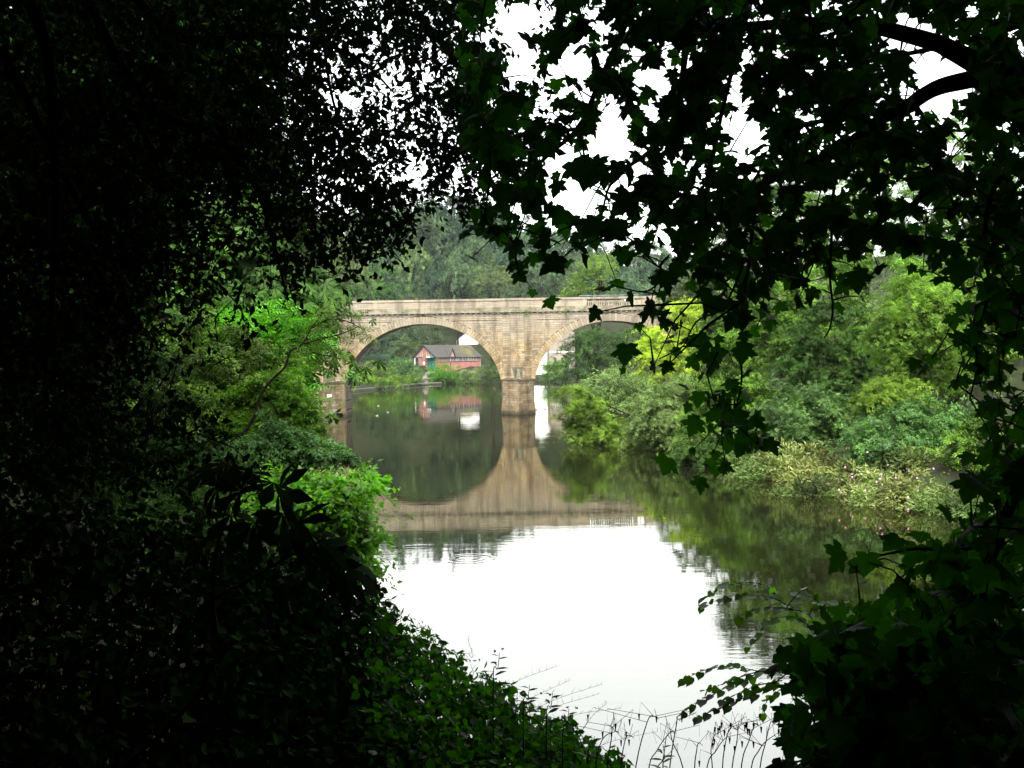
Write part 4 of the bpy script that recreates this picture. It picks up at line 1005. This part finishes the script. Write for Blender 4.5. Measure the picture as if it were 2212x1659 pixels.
# leaf objects sharing a few meshes
LEAFSH = {}
def leaf_shapes(tpl, mat, nvar=3):
    if (tpl, mat) in LEAFSH: return LEAFSH[(tpl, mat)]
    V, F = TPL[tpl]; r = np.random.default_rng(len(tpl)); res = []
    for k in range(nvar):
        W = V.copy(); c = (-.35, .1, .45)[k % 3]
        W[:, 2] += c*.35*(W[:, 1]-.4)**2 - .12*abs(c)*W[:, 0]**2*2; W[:, 0] *= (1, .9, 1.08)[k % 3]
        W[:, :2] += r.normal(size=(len(W), 2))*.012
        me = mesh_np(tpl + '_leaf', W, F); me.materials.append(M[mat]); res.append(me)
    LEAFSH[(tpl, mat)] = res; return res
def leaf_parts(root, P, tip, nrm, size, tpl, mat, name='leaf'):
    sh = leaf_shapes(tpl, mat); Rm = frames(tip, nrm); L = np.array(root.location)
    for i in range(len(P)):
        o = bpy.data.objects.new(name, sh[i % len(sh)]); C.objects.link(o); o.parent = root
        m = Matrix(Rm[i].tolist()).to_4x4() @ Matrix.Scale(float(size[i]), 4); m.translation = Vector((P[i]-L).tolist()); o.matrix_basis = m
def foliage(root, P, tip, nrm, size, tpl, mat, n_parts=300, prio=None, name='foliage'):
    size = np.broadcast_to(size, (len(P),)).copy()
    if prio is None: prio = P[:, 1] + rng.random(len(P))*1.5
    o = np.argsort(prio); a, b = o[:n_parts], o[n_parts:]
    leaf_parts(root, P[a], tip[a], nrm[a], size[a], tpl, mat)
    if len(b):
        me = leaf_mesh(name, P[b] - np.array(root.location), tip[b], nrm[b], size[b], tpl); ob = link(name, me, root, M[mat]); ob['kind'] = 'stuff'
def twigs(root, limbs, nodes, r_t=.004, r_b=.010, mat='bark', wob=.05, maxlen=1.2, name='twigs'):
    "grow a twig from the nearest limb or twig node to every node"
    A = np.concatenate([np.array(l) for l in limbs]); 
    d = np.min(np.linalg.norm(nodes[:, None] - A[None], axis=-1), axis=1) if len(nodes) else []
    order = np.argsort(d); pts = list(A); mb = MB(); L = np.array(root.location)
    arr = np.zeros((len(A)+len(nodes), 3)); arr[:len(A)] = A; n = len(A)
    for i in order:
        q = nodes[i]; dd = np.linalg.norm(arr[:n] - q, axis=1); j = int(np.argmin(dd)); p = arr[j]
        if .03 < dd[j] < maxlen:
            mid = (p+q)/2 + rng.normal(size=3)*wob*dd[j] + np.array([0, 0, .08*dd[j]])
            rr_ = r_t + (r_b - r_t)*min(dd[j]/.6, 1)
            mb.tube([p-L, mid-L, q-L], rr_, r_t, 4)
        arr[n] = q; n += 1
    o = mb.build(name, M[mat], root); o['kind'] = 'stuff'; return o
class DMap:
    def __init__(s, x0, y0, cell, rows):
        s.x0, s.y0, s.c = x0, y0, cell; s.a = np.array([[int(ch) for ch in r.replace(' ', '')] for r in rows], float)
    def __call__(s, x, y):
        gx = (x - s.x0)/s.c - .5; gy = (y - s.y0)/s.c - .5; h, w = s.a.shape
        ix = np.clip(np.floor(gx).astype(int), 0, w-2); iy = np.clip(np.floor(gy).astype(int), 0, h-2)
        fx = np.clip(gx-ix, 0, 1); fy = np.clip(gy-iy, 0, 1)
        a = s.a; return (a[iy,ix]*(1-fx)+a[iy,ix+1]*fx)*(1-fy) + (a[iy+1,ix]*(1-fx)+a[iy+1,ix+1]*fx)*fy
    def sample(s, per9, power=1.5, holes=(), r=rng):
        h, w = s.a.shape; n = int(h*w*per9)
        x = s.x0 + r.random(n)*w*s.c; y = s.y0 + r.random(n)*h*s.c
        keep = r.random(n) < (s(x, y)/9)**power
        for hx, hy, rx, ry in holes: keep &= (((x-hx)/rx)**2 + ((y-hy)/ry)**2) > 1
        return x[keep], y[keep]

# ------------------------------------------------------------------ sycamore branches framing the view
SYC = DMap(1000, -50, 50, [
 '6544679999999999999999999', '5203537899999999569987899', '6324766899799999997212799', '6525656766896899997300899', '6634468529938999888301899',
 '6662684689937888888842789', '6665872788832677888876789', '6664372788844677788864688', '5675376688877777776766789', '3566224578877777665567788',
 '4555343678877766666667888', '1355345656876666555567888', '0035204235665665432346788', '0003033134466433210014678', '0000011354355321000013577',
 '0000000134542110000014676', '0000000233431000000124665', '0000000003542000000123465', '0000000001563100000012456', '0000000000355300000001358',
 '0000000012454200000000479', '0000000011331000000000589', '0000000000000000000001689', '0000000000000000000013689', '0000000000000000112445789',
 '0000000000000000233456889', '0000000000000000012467899', '0000000000000002456789999', '0000000000000025789999999', '0000000000000268999999999',
 '0000000000000368999999999', '0000000000000268999999999', '0000000000000278999999999', '0000000000000379999999999', '0000000000000399999999999'])
HOLES = [(1125,34,50,36),(1053,75,20,14),(1272,30,26,22),(1226,32,12,16),(1132,120,34,34),(1115,160,22,26),(1232,140,44,30),(1170,227,20,38),(1215,202,16,22),(1410,165,42,34),
 (1330,290,38,60),(1217,340,32,36),(1408,238,16,26),(1247,430,40,36),(1324,425,20,40),(1368,405,12,28),(1328,435,14,30),(1440,540,24,10),(1797,14,32,14),(1963,76,70,36),(2010,160,36,56),(1985,222,14,18),(2040,319,28,26),
 (1961,416,28,22),(1598,190,18,58),(1615,290,50,34),(1498,88,12,22),(1436,180,18,40),(1500,30,10,10),(1850,1000,200,40)]
sx, sy = SYC.sample(17.5, 1.75, HOLES)
sx = np.array(sx); sy = np.array(sy)
fl = np.clip((sy-1050)/500, 0, 1)
sY = 4.9 + 3.6*rng.random(len(sx)) - .8*fl*(sy > 1100)
sP = ats(sx, sy, sY)
def syc_group(mask, name, label, cat, loc, limbs, mat='sycamore', tpl='sycamore', size=.098, n_parts=300, group=None, droop=.9, node_frac=.3, face=.45):
    root = empty(name, loc, label, cat, group)
    P = sP[mask]; n = len(P)
    Ls = [smooth(l[0]) for l in limbs]
    for (pts, r0, r1), S in zip(limbs, Ls): limb_obj('limb', S, r0, r1, root)
    nodes = P[rng.random(n) < node_frac]
    A = np.concatenate(Ls)
    dA = np.min(np.linalg.norm(nodes[:, None]-A[None], axis=-1), axis=1); nodes = nodes[dA < 3.0]
    tw = twigs(root, Ls, nodes, .0028, .008)
    j = np.argmin(np.linalg.norm(P[:, None] - nodes[None], axis=-1), axis=1)
    dv = P - nodes[j]
    tip = norm(norm(dv + rng.normal(size=(n,3))*.03)*.8 + rng.normal(size=(n,3))*.35 + np.array([0, 0, -droop]))
    nr = norm(rng.normal(size=(n,3))*.55 + np.array([0, -face, .75]))
    sz = size*(.6+.7*rng.random(n))
    foliage(root, P - tip*sz[:, None]*.4, tip, nr, sz, tpl, mat, n_parts, prio=sP[mask][:, 1] + rng.random(n)*2.5)
    return root
mR = (sx > 1690) & (sy < 1000); mC = (sx <= 1690); mB = (sx > 1690) & (sy >= 1000); mC &= sy < 1050; mB |= (sy >= 1050)
limb1 = poly3([(2420,420),(2300,290),(2212,209),(2125,149),(2069,116),(2013,90),(1901,60),(1845,48),(1752,48),(1565,60),(1416,63),(1330,90)], 5.6, 7.0)
limb2 = poly3([(2380,160),(2212,150),(2080,175),(2013,194),(1957,231),(1901,258),(1827,314),(1752,351),(1640,400),(1558,437),(1453,470)], 5.4, 7.2)
limb3 = poly3([(2300,20),(2163,67),(2013,105),(1939,120),(1827,142),(1720,150)], 6.2, 7.4)
tw1 = poly3([(1827,314),(1819,329),(1801,411),(1797,486),(1793,598),(1799,662),(1793,707),(1780,730)], 6.3, 6.4)
tw2 = poly3([(1640,400),(1625,500),(1618,568),(1606,662),(1602,755),(1599,848),(1565,923),(1540,980)], 6.6, 6.3)
tw3 = poly3([(1558,437),(1500,490),(1475,534),(1455,575),(1413,620),(1385,630),(1355,624),(1321,616)], 6.8, 6.3)
tw4 = poly3([(1610,560),(1564,662),(1513,688),(1492,714),(1475,748),(1424,775)], 6.6, 6.2)
tw5 = poly3([(2230,330),(2150,400),(2125,531),(2137,606),(2125,680),(2107,718),(2110,792),(2095,860)], 5.4, 5.8)
trunkR = [np.array([4.6,3.2,gz(4.6,3.2)-.3]), np.array([4.4,3.8,7.5]), np.array([4.0,4.6,9.2]), at(2420,420,5.6)]
trunkR2 = [np.array([4.4,3.8,7.5]), np.array([3.9,4.4,9.8]), np.array([3.4,5.0,10.5]), at(2380,160,5.4)]
syc_group(mR, 'sycamore_tree', 'dark sycamore reaching in from the right edge on two crossing limbs', 'tree', (4.6, 3.2, 6.0),
          [(trunkR, .22, .09), (trunkR2, .14, .07), (limb1, .075, .018), (limb2, .055, .016), (limb3, .022, .008), (tw1, .012, .004), (tw5, .014, .004)])
trunkC = [np.array([2.6,-1.6,gz(2.6,-1.6)-.3]), np.array([2.4,-1.2,9.5]), np.array([2.0,1.5,11.6]), np.array([1.5,4.5,11.9]), at(1400,-60,6.6)]
cb = poly3([(1400,-60),(1330,100),(1290,190),(1250,275),(1183,336),(1146,373),(1124,395),(1090,470)], 6.6, 7.2)
cb2 = poly3([(1500,-60),(1480,120),(1453,270),(1396,333),(1364,355),(1332,387),(1311,416),(1290,520)], 6.4, 7.0)
cb3 = poly3([(1640,-60),(1600,80),(1560,240),(1540,340),(1500,450)], 6.4, 6.9)
syc_group(mC, 'sycamore_tree', 'dark sycamore hanging down in front of the sky above the bridge', 'tree', (2.6, -1.6, 6.4),
          [(trunkC, .20, .04), (cb, .022, .006), (cb2, .022, .006), (cb3, .02, .006), (tw2, .012, .003), (tw3, .010, .003), (tw4, .007, .003)])
br1 = poly3([(2300,820),(2186,1080),(2158,1170),(2118,1242),(2082,1321),(2010,1357),(1938,1368),(1848,1397),(1780,1440)], 5.2, 5.6)
br2 = poly3([(2260,1700),(2200,1500),(2140,1380),(2118,1242)], 5.6, 5.4)
br3 = poly3([(2158,1170),(2060,1190),(1980,1185),(1900,1200),(1850,1205)], 5.4, 5.7)
br4 = poly3([(2100,1760),(2000,1600),(1900,1500),(1780,1440),(1700,1480)], 5.2, 5.6)
base = np.array([3.2,4.6,gz(3.2,4.6)-.2])
syc_group(mB, 'young_sycamore', 'low black sycamore sapling filling the bottom right corner', 'tree', tuple(base),
          [([base, np.array([2.9,4.9,6.3]), at(2260,1700,5.6)], .06, .045), (br1, .03, .008), (br2, .03, .02), (br3, .012, .004), (br4, .024, .006)], size=.115)

# ------------------------------------------------------------------ small-leaved canopy at upper left
BM = DMap(-50, -50, 50, [
 '999999999999999999999888741', '999999999999999999998775200', '999999999999999978888664310', '999999999999999856777653300', '999999999999999855677664400', '999999999999999844678766500', '999999999999999966678776500', '999999999999999987777765400', '999999999998899999857765300', '999999999876688999724430000', '999999997654456997511100000', '999999986543345786100000000', '999999975432243321000000000', '999999864321210000000000000', '999998643211000000000000000', '999997532111000000000000000', '999996421111000000000000000', '999996421100000000000000000', '999996422100000000000000000', '999997533210000000000000000', '999998654321000000000000000', '999998765433000000000000000'])
r2 = np.random.default_rng(21)
kx, ky = BM.sample(24, 1.1, [(hx, hy, hrx+10, hry+10) for hx, hy, hrx, hry in HOLES if hx < 1300] + [(723,150,24,18),(745,210,40,24),(700,215,20,20),(690,105,14,9),(880,370,26,30),(900,330,20,16),(775,262,20,14),(965,425,30,18),(770,120,16,12),(820,180,14,16),(860,90,16,12),(930,150,14,18),(900,230,16,12)], r2)
kY = 9.5 + 7*r2.random(len(kx)); ki = np.repeat(np.arange(len(kx)), 7)
sl = r2.normal(size=len(ki))       # leaves strung along drooping sprays
sa = (.9 + .5*r2.normal(size=len(kx)))[ki]
bx_ = kx[ki] + sl*17*np.cos(sa) + 6*r2.normal(size=len(ki)); by_ = ky[ki] + sl*17*np.sin(sa) + 6*r2.normal(size=len(ki))
bY = kY[ki] + .12*r2.normal(size=len(ki)); bP = ats(bx_, by_, bY)
root = empty('lime_tree', (-6.2, 8.0, gz(-6.2, 8)-.3), 'dense small-leaved tree hanging black over the upper left', 'tree')
Lb = []
for pp, Y0, Y1, r0 in (([(150,-250),(350,60),(552,75),(634,78),(709,97),(790,140),(850,200)], 10, 12, .05), ([(100,-200),(300,200),(480,300),(560,420),(600,560),(620,640)], 10, 13, .06), ([(300,-200),(600,-60),(800,-20),(930,60),(1000,160),(1040,260)], 10, 13, .05),
                        ([(0,100),(150,400),(260,600),(300,800)], 10, 12, .06), ([(700,97),(720,220),(760,320),(800,420),(780,520)], 12, 13, .02), ([(0,-100),(100,100),(120,500),(90,900)], 9.5, 11, .08)):
    S = smooth(poly3(pp, Y0, Y1)); Lb.append(S); limb_obj('limb', S, r0, r0*.2, root)
S = smooth([np.array([-6.2,8.0,gz(-6.2,8)-.3]), np.array([-6.0,8.5,9]), np.array([-5.2,9.2,12.5]), at(150,-250,10)]); limb_obj('trunk', S, .32, .12, root)
nd = bP[r2.random(len(bP)) < .09]
twigs(root, Lb, nd, .003, .010, maxlen=1.6)
nB = len(bP); tip = norm(rng.normal(size=(nB,3))*.7 + np.array([.1, 0, -.55])); nr = norm(rng.normal(size=(nB,3))*.7 + np.array([0, -.2, .7]))
prio = -(bx_ > 620).astype(float)*5 + rng.random(nB)
foliage(root, bP, tip, nr, 1.1*.085*(.6+.8*rng.random(nB)), 'diamond', 'deep_shade', 240, prio=prio)

# ------------------------------------------------------------------ near left bank: brambles and undergrowth on the slope
TOP = lambda x: np.interp(x, [-100, 0, 200, 400, 560, 680, 760, 800, 850, 900, 950, 1000, 1060, 1120, 1200, 1260, 1320, 1400], [1050, 1060, 1120, 1180, 1215, 1225, 1250, 1280, 1340, 1385, 1420, 1455, 1495, 1535, 1590, 1622, 1655, 1720])
def bramble(name, label, x0, x1, Ya, Yb, n, mat, tpl, size, n_parts, seed, off=0, depth=430, cat='bush', group=None):
    r = np.random.default_rng(seed)
    x = x0 + (x1-x0)*r.random(n) + 38*r.normal(size=n); tt = r.random(n)
    ty = TOP(x) + off
    y = ty + 26*r.normal(size=n)*np.exp(.4*r.normal(size=n)) + 10*np.sin(x*.045) + 7*np.sin(x*.13+1) + np.minimum(depth, 1780-ty)*tt**1.1
    y = np.maximum(y, TOP(x) + off - 34 + 12*np.sin(x*.06))
    Y = Ya + (Yb-Ya)*(1-tt)*.7 + (Yb-Ya)*.3*r.random(n)
    P = ats(x, y, Y)
    g = ground_z(P[:, 0], P[:, 1]); ok = P[:, 2] > g + .02; P = P[ok]; n = len(P)
    b0 = P.mean(0); z0 = gz(b0[0], b0[1])
    root = empty(name, (float(b0[0]), float(b0[1]), z0), label, cat, group)
    nd = P[r.random(n) < .05]; canes = []
    for q in nd[::3]:
        f = np.array([q[0] + r.normal()*.4, q[1] + r.normal()*.4, 0]); f[2] = gz(f[0], f[1]) - .05
        S = smooth([f, (f+q)/2 + np.array([0, 0, .35]), q], 3); canes.append(S)
    mb = MB(); L = np.array(root.location)
    for S in canes: mb.tube(S - L, .006, .003, 4)
    o = mb.build('canes', M['bark'], root); o['kind'] = 'stuff'
    twigs(root, canes, nd, .002, .005, maxlen=.9)
    tip = norm(r.normal(size=(n,3))*.6 + np.array([.25, -.1, -.35])); nr = norm(r.normal(size=(n,3))*.6 + np.array([.3, .15, .7]))
    foliage(root, P, tip, nr, size*(.55+.8*r.random(n)), tpl, mat, n_parts, prio=-x[ok]*.01 + r.random(n)*4)
UG = 'undergrowth on the near left slope'
bramble('bramble_bush', 'bramble coloured as sunlit spilling down the slope to the bottom centre', 820, 1340, 6.4, 9.5, 9000, 'bramble', 'round', .060, 300, 31, group=UG)  # lit and shaded bramble are the same plant in two leaf colours
bramble('bramble_bush', 'bramble thicket coloured as shaded below the lime shrub', 480, 840, 6.5, 11, 9500, 'deep_shade', 'round', .075, 200, 32, off=10, group=UG)
bramble('bramble_bush', 'black undergrowth filling the bottom left corner', -60, 560, 6.0, 11, 9500, 'deep_shade', 'round', .085, 60, 33, off=-30, depth=760, group=UG)
bramble('lit_edge_leaves', 'edge leaves coloured bright as if lit along the crest of the bramble slope', 790, 1330, 9.0, 12.5, 5200, 'bright', 'lance', .08, 0, 34, off=-8, depth=120, group=UG)  # brighter leaf colour stands in for light on the bramble edge

# black chestnut sprigs in front of the lime shrub
cp = [(490,1000),(540,1020),(590,1045),(520,1060),(565,1090),(610,1110),(640,1130),(470,1050),(660,1150),(600,1060),(720,1181),(749,1215),(700,1210),(660,1190),(545,1130),(500,1110),(620,1150),(450,1010),(690,1165),(735,1240)]
root = empty('chestnut_sapling', (-2.9, 6.0, gz(-2.9, 6.0)), 'black horse chestnut sprigs before the lime shrub at left', 'tree')
P = ats([c[0] for c in cp], [c[1] for c in cp], 6.2 + .8*rng.random(len(cp))); n = len(P)
S1 = smooth([np.array([-2.9,6.0,gz(-2.9,6)]), at(430,1500,6.3), at(460,1250,6.4), at(500,1060,6.5), at(560,1030,6.5)]); S2 = smooth([at(450,1300,6.4), at(560,1240,6.5), at(650,1190,6.6), at(720,1190,6.7)])
for S in (S1, S2): limb_obj('stem', S, .014, .005, root)
twigs(root, [S1, S2], P, .003, .006)
tip = norm(np.array([[ (c[0]-560)/150, -.2, -(c[1]-1050)/200 - .25] for c in cp]) + rng.normal(size=(n,3))*.35); nr = norm(rng.normal(size=(n,3))*.35 + np.array([0, -.5, .8]))
leaf_parts(root, P, tip, nr, .22 + .08*rng.random(n), 'palmate', 'deep_shade')

# ash branch leaning out towards the bridge
root = empty('ash_sapling', (*[float(v) for v in at(470, 1000, 30)[:2]], float(at(470, 1000, 30)[2])), 'slender ash stem leaning right in front of the bridge end', 'tree')
st_ = [(440,1010),(485,964),(523,938),(549,901),(560,860),(582,826),(616,792),(627,759),(653,744),(672,710),(691,684),(700,660)]
S1 = smooth(poly3(st_, 30, 30)); S2 = smooth(poly3([(653,744),(700,730),(735,722),(775,705)], 30, 29.5)); S3 = smooth(poly3([(640,752),(690,765),(735,775)], 30, 29.5)); S4 = smooth(poly3([(672,710),(710,690),(750,694),(785,712)], 30, 29.6))
for S, r0 in ((S1, .06), (S2, .025), (S3, .02), (S4, .02)): limb_obj('stem', S, r0, .01, root)
lp = []
for S in (S2, S3, S4, S1[-14:]):
    for q in S[1:]:
        for k in range(4): lp.append(q + rng.normal(size=3)*np.array([.22, .3, .16]))
lp = np.array(lp); n = len(lp); tip = norm(rng.normal(size=(n,3))*.6 + np.array([.4, 0, -.35])); nr = norm(rng.normal(size=(n,3))*.4 + np.array([0, -.2, 1]))
leaf_parts(root, lp, tip, nr, .34*(.7+.5*rng.random(n)), 'pinnate', 'yellowgreen')

# lit lime twigs over the water at lower right
root = empty('lime_sapling', (3.2, 8.8, gz(3.2, 8.8)), 'sunlit heart-leaved twigs over the water at lower right', 'tree')
TW = [[(1790,1390),(1740,1345),(1685,1298),(1628,1286),(1575,1288),(1517,1310)], [(1685,1298),(1652,1264),(1604,1259),(1563,1267),(1522,1290)], [(1790,1390),(1760,1363),(1719,1334),(1680,1335),(1659,1345),(1637,1372),(1616,1396)],
      [(1760,1363),(1748,1329),(1700,1315),(1652,1312),(1613,1324),(1590,1336)], [(1748,1329),(1760,1305),(1790,1298),(1829,1304)], [(1700,1312),(1712,1295),(1736,1274),(1758,1282)],
      [(1760,1470),(1700,1455),(1640,1450),(1590,1440),(1560,1440),(1515,1450),(1480,1468)], [(1640,1450),(1610,1470),(1580,1480),(1540,1500),(1500,1520),(1478,1540)], [(1700,1455),(1650,1490),(1590,1515),(1540,1535),(1512,1550)], [(1640,1450),(1600,1462),(1560,1478),(1525,1490)], [(1700,1480),(1660,1510),(1645,1545)], [(1690,1470),(1640,1480),(1600,1495),(1565,1512)]]
Pl, Tl, Nl = [], [], []; allS = []
for k, pp in enumerate(TW):
    Y = 9.6 + .3*math.sin(k*2.1); S = smooth(poly3(pp, Y, Y+.2), 4); allS.append(S); limb_obj('twig', S, .006, .002, root, k=5)
    seg = np.cumsum(np.r_[0, np.linalg.norm(np.diff(S, axis=0), axis=1)]); m_ = int(seg[-1]/.050)
    for i in range(m_):
        s_ = seg[-1]*(i+1)/m_; j = min(np.searchsorted(seg, s_), len(S)-1); q = S[j]; d = norm(S[j]-S[j-1]); sd_ = 1 if i % 2 else -1
        side_ = np.array([d[2]*0 + 0, sd_*.9, 0]); t = norm(d*.8 + side_ + np.array([0, 0, -.3]) + rng.normal(size=3)*.2)
        Pl.append(q); Tl.append(t); Nl.append(norm(np.array([-.15, -.35, 1]) + rng.normal(size=3)*.3))
limb_obj('stem', smooth([np.array([3.2,8.8,gz(3.2,8.8)]), at(1900,1560,9.4), at(1790,1390,9.6)]), .016, .007, root); limb_obj('stem', smooth([at(1900,1560,9.4), at(1820,1480,9.6), at(1760,1470,9.6)]), .010, .006, root)
n = len(Pl); leaf_parts(root, np.array(Pl), np.array(Tl), np.array(Nl), .100*(.75+.4*rng.random(n)), 'round', 'lime')

# ------------------------------------------------------------------ stems, grasses and balsam against the bright water
DG = 'dry seed stems standing against the bright water'
stems = [(1370,1690,1398,1560,1415,1548,1), (1310,1690,1322,1585,1318,1568,1), (1445,1690,1462,1560,1462,1552,0), (1400,1680,1420,1620,1450,1580,0), (1500,1690,1505,1620,1510,1605,0), (1525,1680,1548,1620,1570,1592,1), (1580,1690,1592,1600,1596,1560,1),
         (1600,1680,1618,1600,1632,1564,1), (1640,1690,1655,1600,1665,1560,1), (1560,1690,1568,1600,1580,1570,1), (1340,1690,1350,1600,1362,1590,1), (1480,1690,1452,1600,1450,1580,0), (1620,1690,1640,1620,1670,1590,1), (1415,1690,1432,1640,1440,1590,0), (1286,1680,1300,1600,1330,1580,0), (1540,1690,1536,1620,1545,1586,1)]
places = ['tall hooked stem with dark seed pods left of the balsam', 'straight stem at the edge of the brambles', 'bare upright stem just left of the balsam sprig', 'fine forked stem behind the balsam sprig', 'first thin stem right of the balsam', 'bent stem with hanging pod right of the balsam', 'dark upright stem with pods, middle of the right group', 'hooked stem with pods in the right group', 'stem with drooping pods beside the black sapling', 'thin podded stem between two taller ones', 'short curved stem next to the tall hooked one', 'second bare stem left of the balsam sprig', 'leaning stem touching the black sapling leaves', 'slender stem close behind the balsam leaves', 'lowest leaning stem above the bramble edge', 'thin stem with one pod left of the right group']
for (x0,y0,x1,y1,x2,y2,pod), lb in zip(stems, places):
    Y = 7.0 + .5*rng.random(); A = at(x0, y0, Y); A0 = A.copy(); A0[2] = min(gz(A[0], A[1]) - .05, A[2]-.05)
    S = smooth([A0, A, at(x1, y1, Y), at(x2, y2, Y), at(x2+8, y2+6, Y)], 5)
    root = empty('dry_stem', tuple(float(v) for v in A0), lb, 'plant', DG)
    limb_obj('stem', S, .0055, .0015, root, 'bark', 5)
    for k in range(3 + 3*pod):
        t = S[int(len(S)*(.45+.5*rng.random()))]; e = t + np.array([rng.normal()*.10, rng.normal()*.05, .03+.10*rng.random()])
        e2 = e + np.array([.02*rng.normal(), 0, -.05-.05*rng.random()])
        limb_obj('side_stem', [t, e, e2], .0018, .001, root, 'bark', 4)
        if pod and k < 4: limb_obj('seed_pod', [e2 + np.array([0,0,.012]), e2, e2 - np.array([0,0,.018]), e2 - np.array([0,0,.03])], .0085, .002, root, 'bark', 6)
def sprig(px, py, Y, h, label, group=None, mat='lime', name='balsam_plant', n=9, lean=0):
    A = at(px, py, Y); s = mpp(Y); B = at(px+lean, py-h, Y); A0 = A.copy(); A0[2] = gz(A[0], A[1]) - .05 if gz(A[0], A[1]) < A[2] else A[2] - .3
    root = empty(name, tuple(float(v) for v in A0), label, 'plant', group)
    S = smooth([A0, A, (A+B)/2 + np.array([.01,0,0]), B], 6); limb_obj('stem', S, .005, .002, root, 'bark', 5)
    P = [];T = [];N_ = []
    for k in range(n):
        q = A + (B-A)*(k/n); a = k*2.4
        P.append(q); T.append(norm(np.array([math.cos(a), math.sin(a)*.6, .15]))); N_.append(norm(np.array([0, -.3, 1]) + rng.normal(size=3)*.2))
    leaf_parts(root, np.array(P), np.array(T), np.array(N_), s*38*(1.1-.6*np.arange(n)/n), 'lance', mat); return root, B
sprig(1432, 1668, 6.8, 60, 'green balsam sprig standing alone against the white water')
BG = 'leafy sprigs along the bramble crest'
for k, (px, py, h, lb) in enumerate(((1215,1600,70,'leafy sprig leaning right at the lower end of the bramble crest'),(1130,1540,60,'leafy sprig halfway down the bramble crest'),(1065,1480,70,'pink-flowered sprig near the top of the bramble crest'),(1270,1640,50,'lowest leafy sprig beside the dry stems'),(1180,1560,66,'thin sprig with drooping leaves above the bramble slope'))):
    rt, B = sprig(px, py, 7.6, h, lb, BG, 'bramble', 'wild_sprig', 10, lean=14)
    if k in (0, 2, 4):
        nn = 5; Pp = B + rng.normal(size=(nn,3))*.025; leaf_parts(rt, Pp, rand_unit(nn), rand_unit(nn), np.full(nn, .022), 'round', 'pink', 'petal')
GG = 'fine grass stalks arching from the bramble crest'
for k, (x0,y0,x1,y1,x2,y2) in enumerate(((1090,1590,1130,1520,1230,1470),(1110,1580,1180,1520,1300,1478),(1170,1600,1220,1550,1340,1530),(1060,1520,1110,1475,1200,1440),(1240,1640,1270,1560,1310,1520),(1290,1660,1300,1610,1420,1580),(1000,1450,1020,1420,1010,1380),(1140,1560,1190,1530,1290,1500))):
    Y = 7.4 + .4*rng.random(); A = at(x0,y0,Y); A0 = A.copy(); A0[2] = gz(A[0],A[1]) - .03
    S = smooth([A0, A, at(x1,y1,Y), at(x2,y2,Y)], 7)
    root = empty('grass_stalk', tuple(float(v) for v in A0), ['arching stalk highest on the bramble crest','long stalk reaching furthest over the white water','stalk bending right over the lower crest','short arching stalk near the top of the slope','upright stalk close to the dry stems','lowest stalk arching toward the balsam sprig','upright stalk beside the pink flowers','thin stalk between two longer arching ones'][k], 'grass', GG)
    limb_obj('stalk', S, .0022, .0008, root, 'straw', 4)
    mb = MB(); L = np.array(root.location)
    for q in S[len(S)//2:]:
        for _ in range(2): mb.tube([q-L, q-L + rng.normal(size=3)*np.array([.012,.01,.015]) + np.array([.005,0,.018])], .0009, .0007, 3)
    mb.build('seed_head', M['straw'], root)['kind'] = 'stuff'

# ------------------------------------------------------------------ wood overhead and behind the viewer, added to block light
OW = 'woodland trees added around the viewpoint to block light'
wt = [(-7,-6,9,16),(5,-9,9,17),(-15,1,8,17),(13,-2,9,17),(-2,-17,10,18),(-17,-12,10,18),(14,-15,10,18),(21,5,9,18),(-24,9,9,18),(-22,24,8,16),(-27,38,9,17),(-32,54,9,18),(24,16,7,15),(-9,-8,6,10),(8,-9,6,10),(11,-3,6,12),(-13,-3,6,12),(0,-12,7,9),(-30,72,9,18),(-36,92,10,18)]
WL = ['uphill behind the hanging lime canopy', 'behind the sycamore at the right', 'beyond the left frame edge beside the lime canopy', 'outside the right edge behind the crossing limbs', 'high on the slope straight behind the path', 'high on the slope behind the left thickets', 'high on the slope behind the right thickets',
 'outside the right edge near the water', 'far out beyond the left edge on the slope', 'on the left bank behind the chestnut', 'on the left bank behind the ash', 'on the left bank halfway to the bridge', 'on the right below the sapling, near the water', 'small, directly left of the path', 'small, directly right of the path', 'small, beside the right thicket', 'small, beside the left thicket', 'small, right behind the path', 'on the left bank nearer the bridge', 'on the left bank closest to the bridge abutment']
for k, (x, y, rr_, H) in enumerate(wt):
    z = gz(x, y); root = empty('added_woodland_tree', (x, y, z-.3), 'added light-blocking woodland tree ' + WL[k], 'tree', OW)  # tree added to close off light around the viewpoint
    cr = link('crown', dense_shape, root); cr['kind'] = 'stuff'; tk = link('trunk', trunk_shape, root)
    cr.scale = (rr_, rr_, H); tk.scale = (rr_*.9, rr_*.9, H); root.rotation_euler = (0, 0, k*1.3)
tree('added_canopy', 'unseen crown added over the bank to shade the near leaves', 'tree', (-3.5, -3.5), [((0,5,17.5),(6.5,6,3.4)),((7,7,18),(6,6,3.4)),((-7,7,18),(6,6,3.4)),((-1,-3,16),(8,6,4)),((12,10,18.5),(5,6,3.5))], 30000, .55, 'deep_shade', 'diamond', .7, 10, .4, .4, None, 77)  # crown out of view, shaped to block sky and sun from above
HAZE = 0.00005
# ------------------------------------------------------------------ summer haze over the valley
hz, nt, N, L, out = new_mat('valley_haze')
pv = N.new('ShaderNodeVolumePrincipled'); pv.inputs['Color'].default_value = (.86,.92,1.0,1); pv.inputs['Density'].default_value = HAZE
L.new(pv.outputs[0], out.inputs['Volume'])
o = MB().box(-640, 640, -140, 940, -4, 95).build('haze', hz); tag(o, kind='stuff')
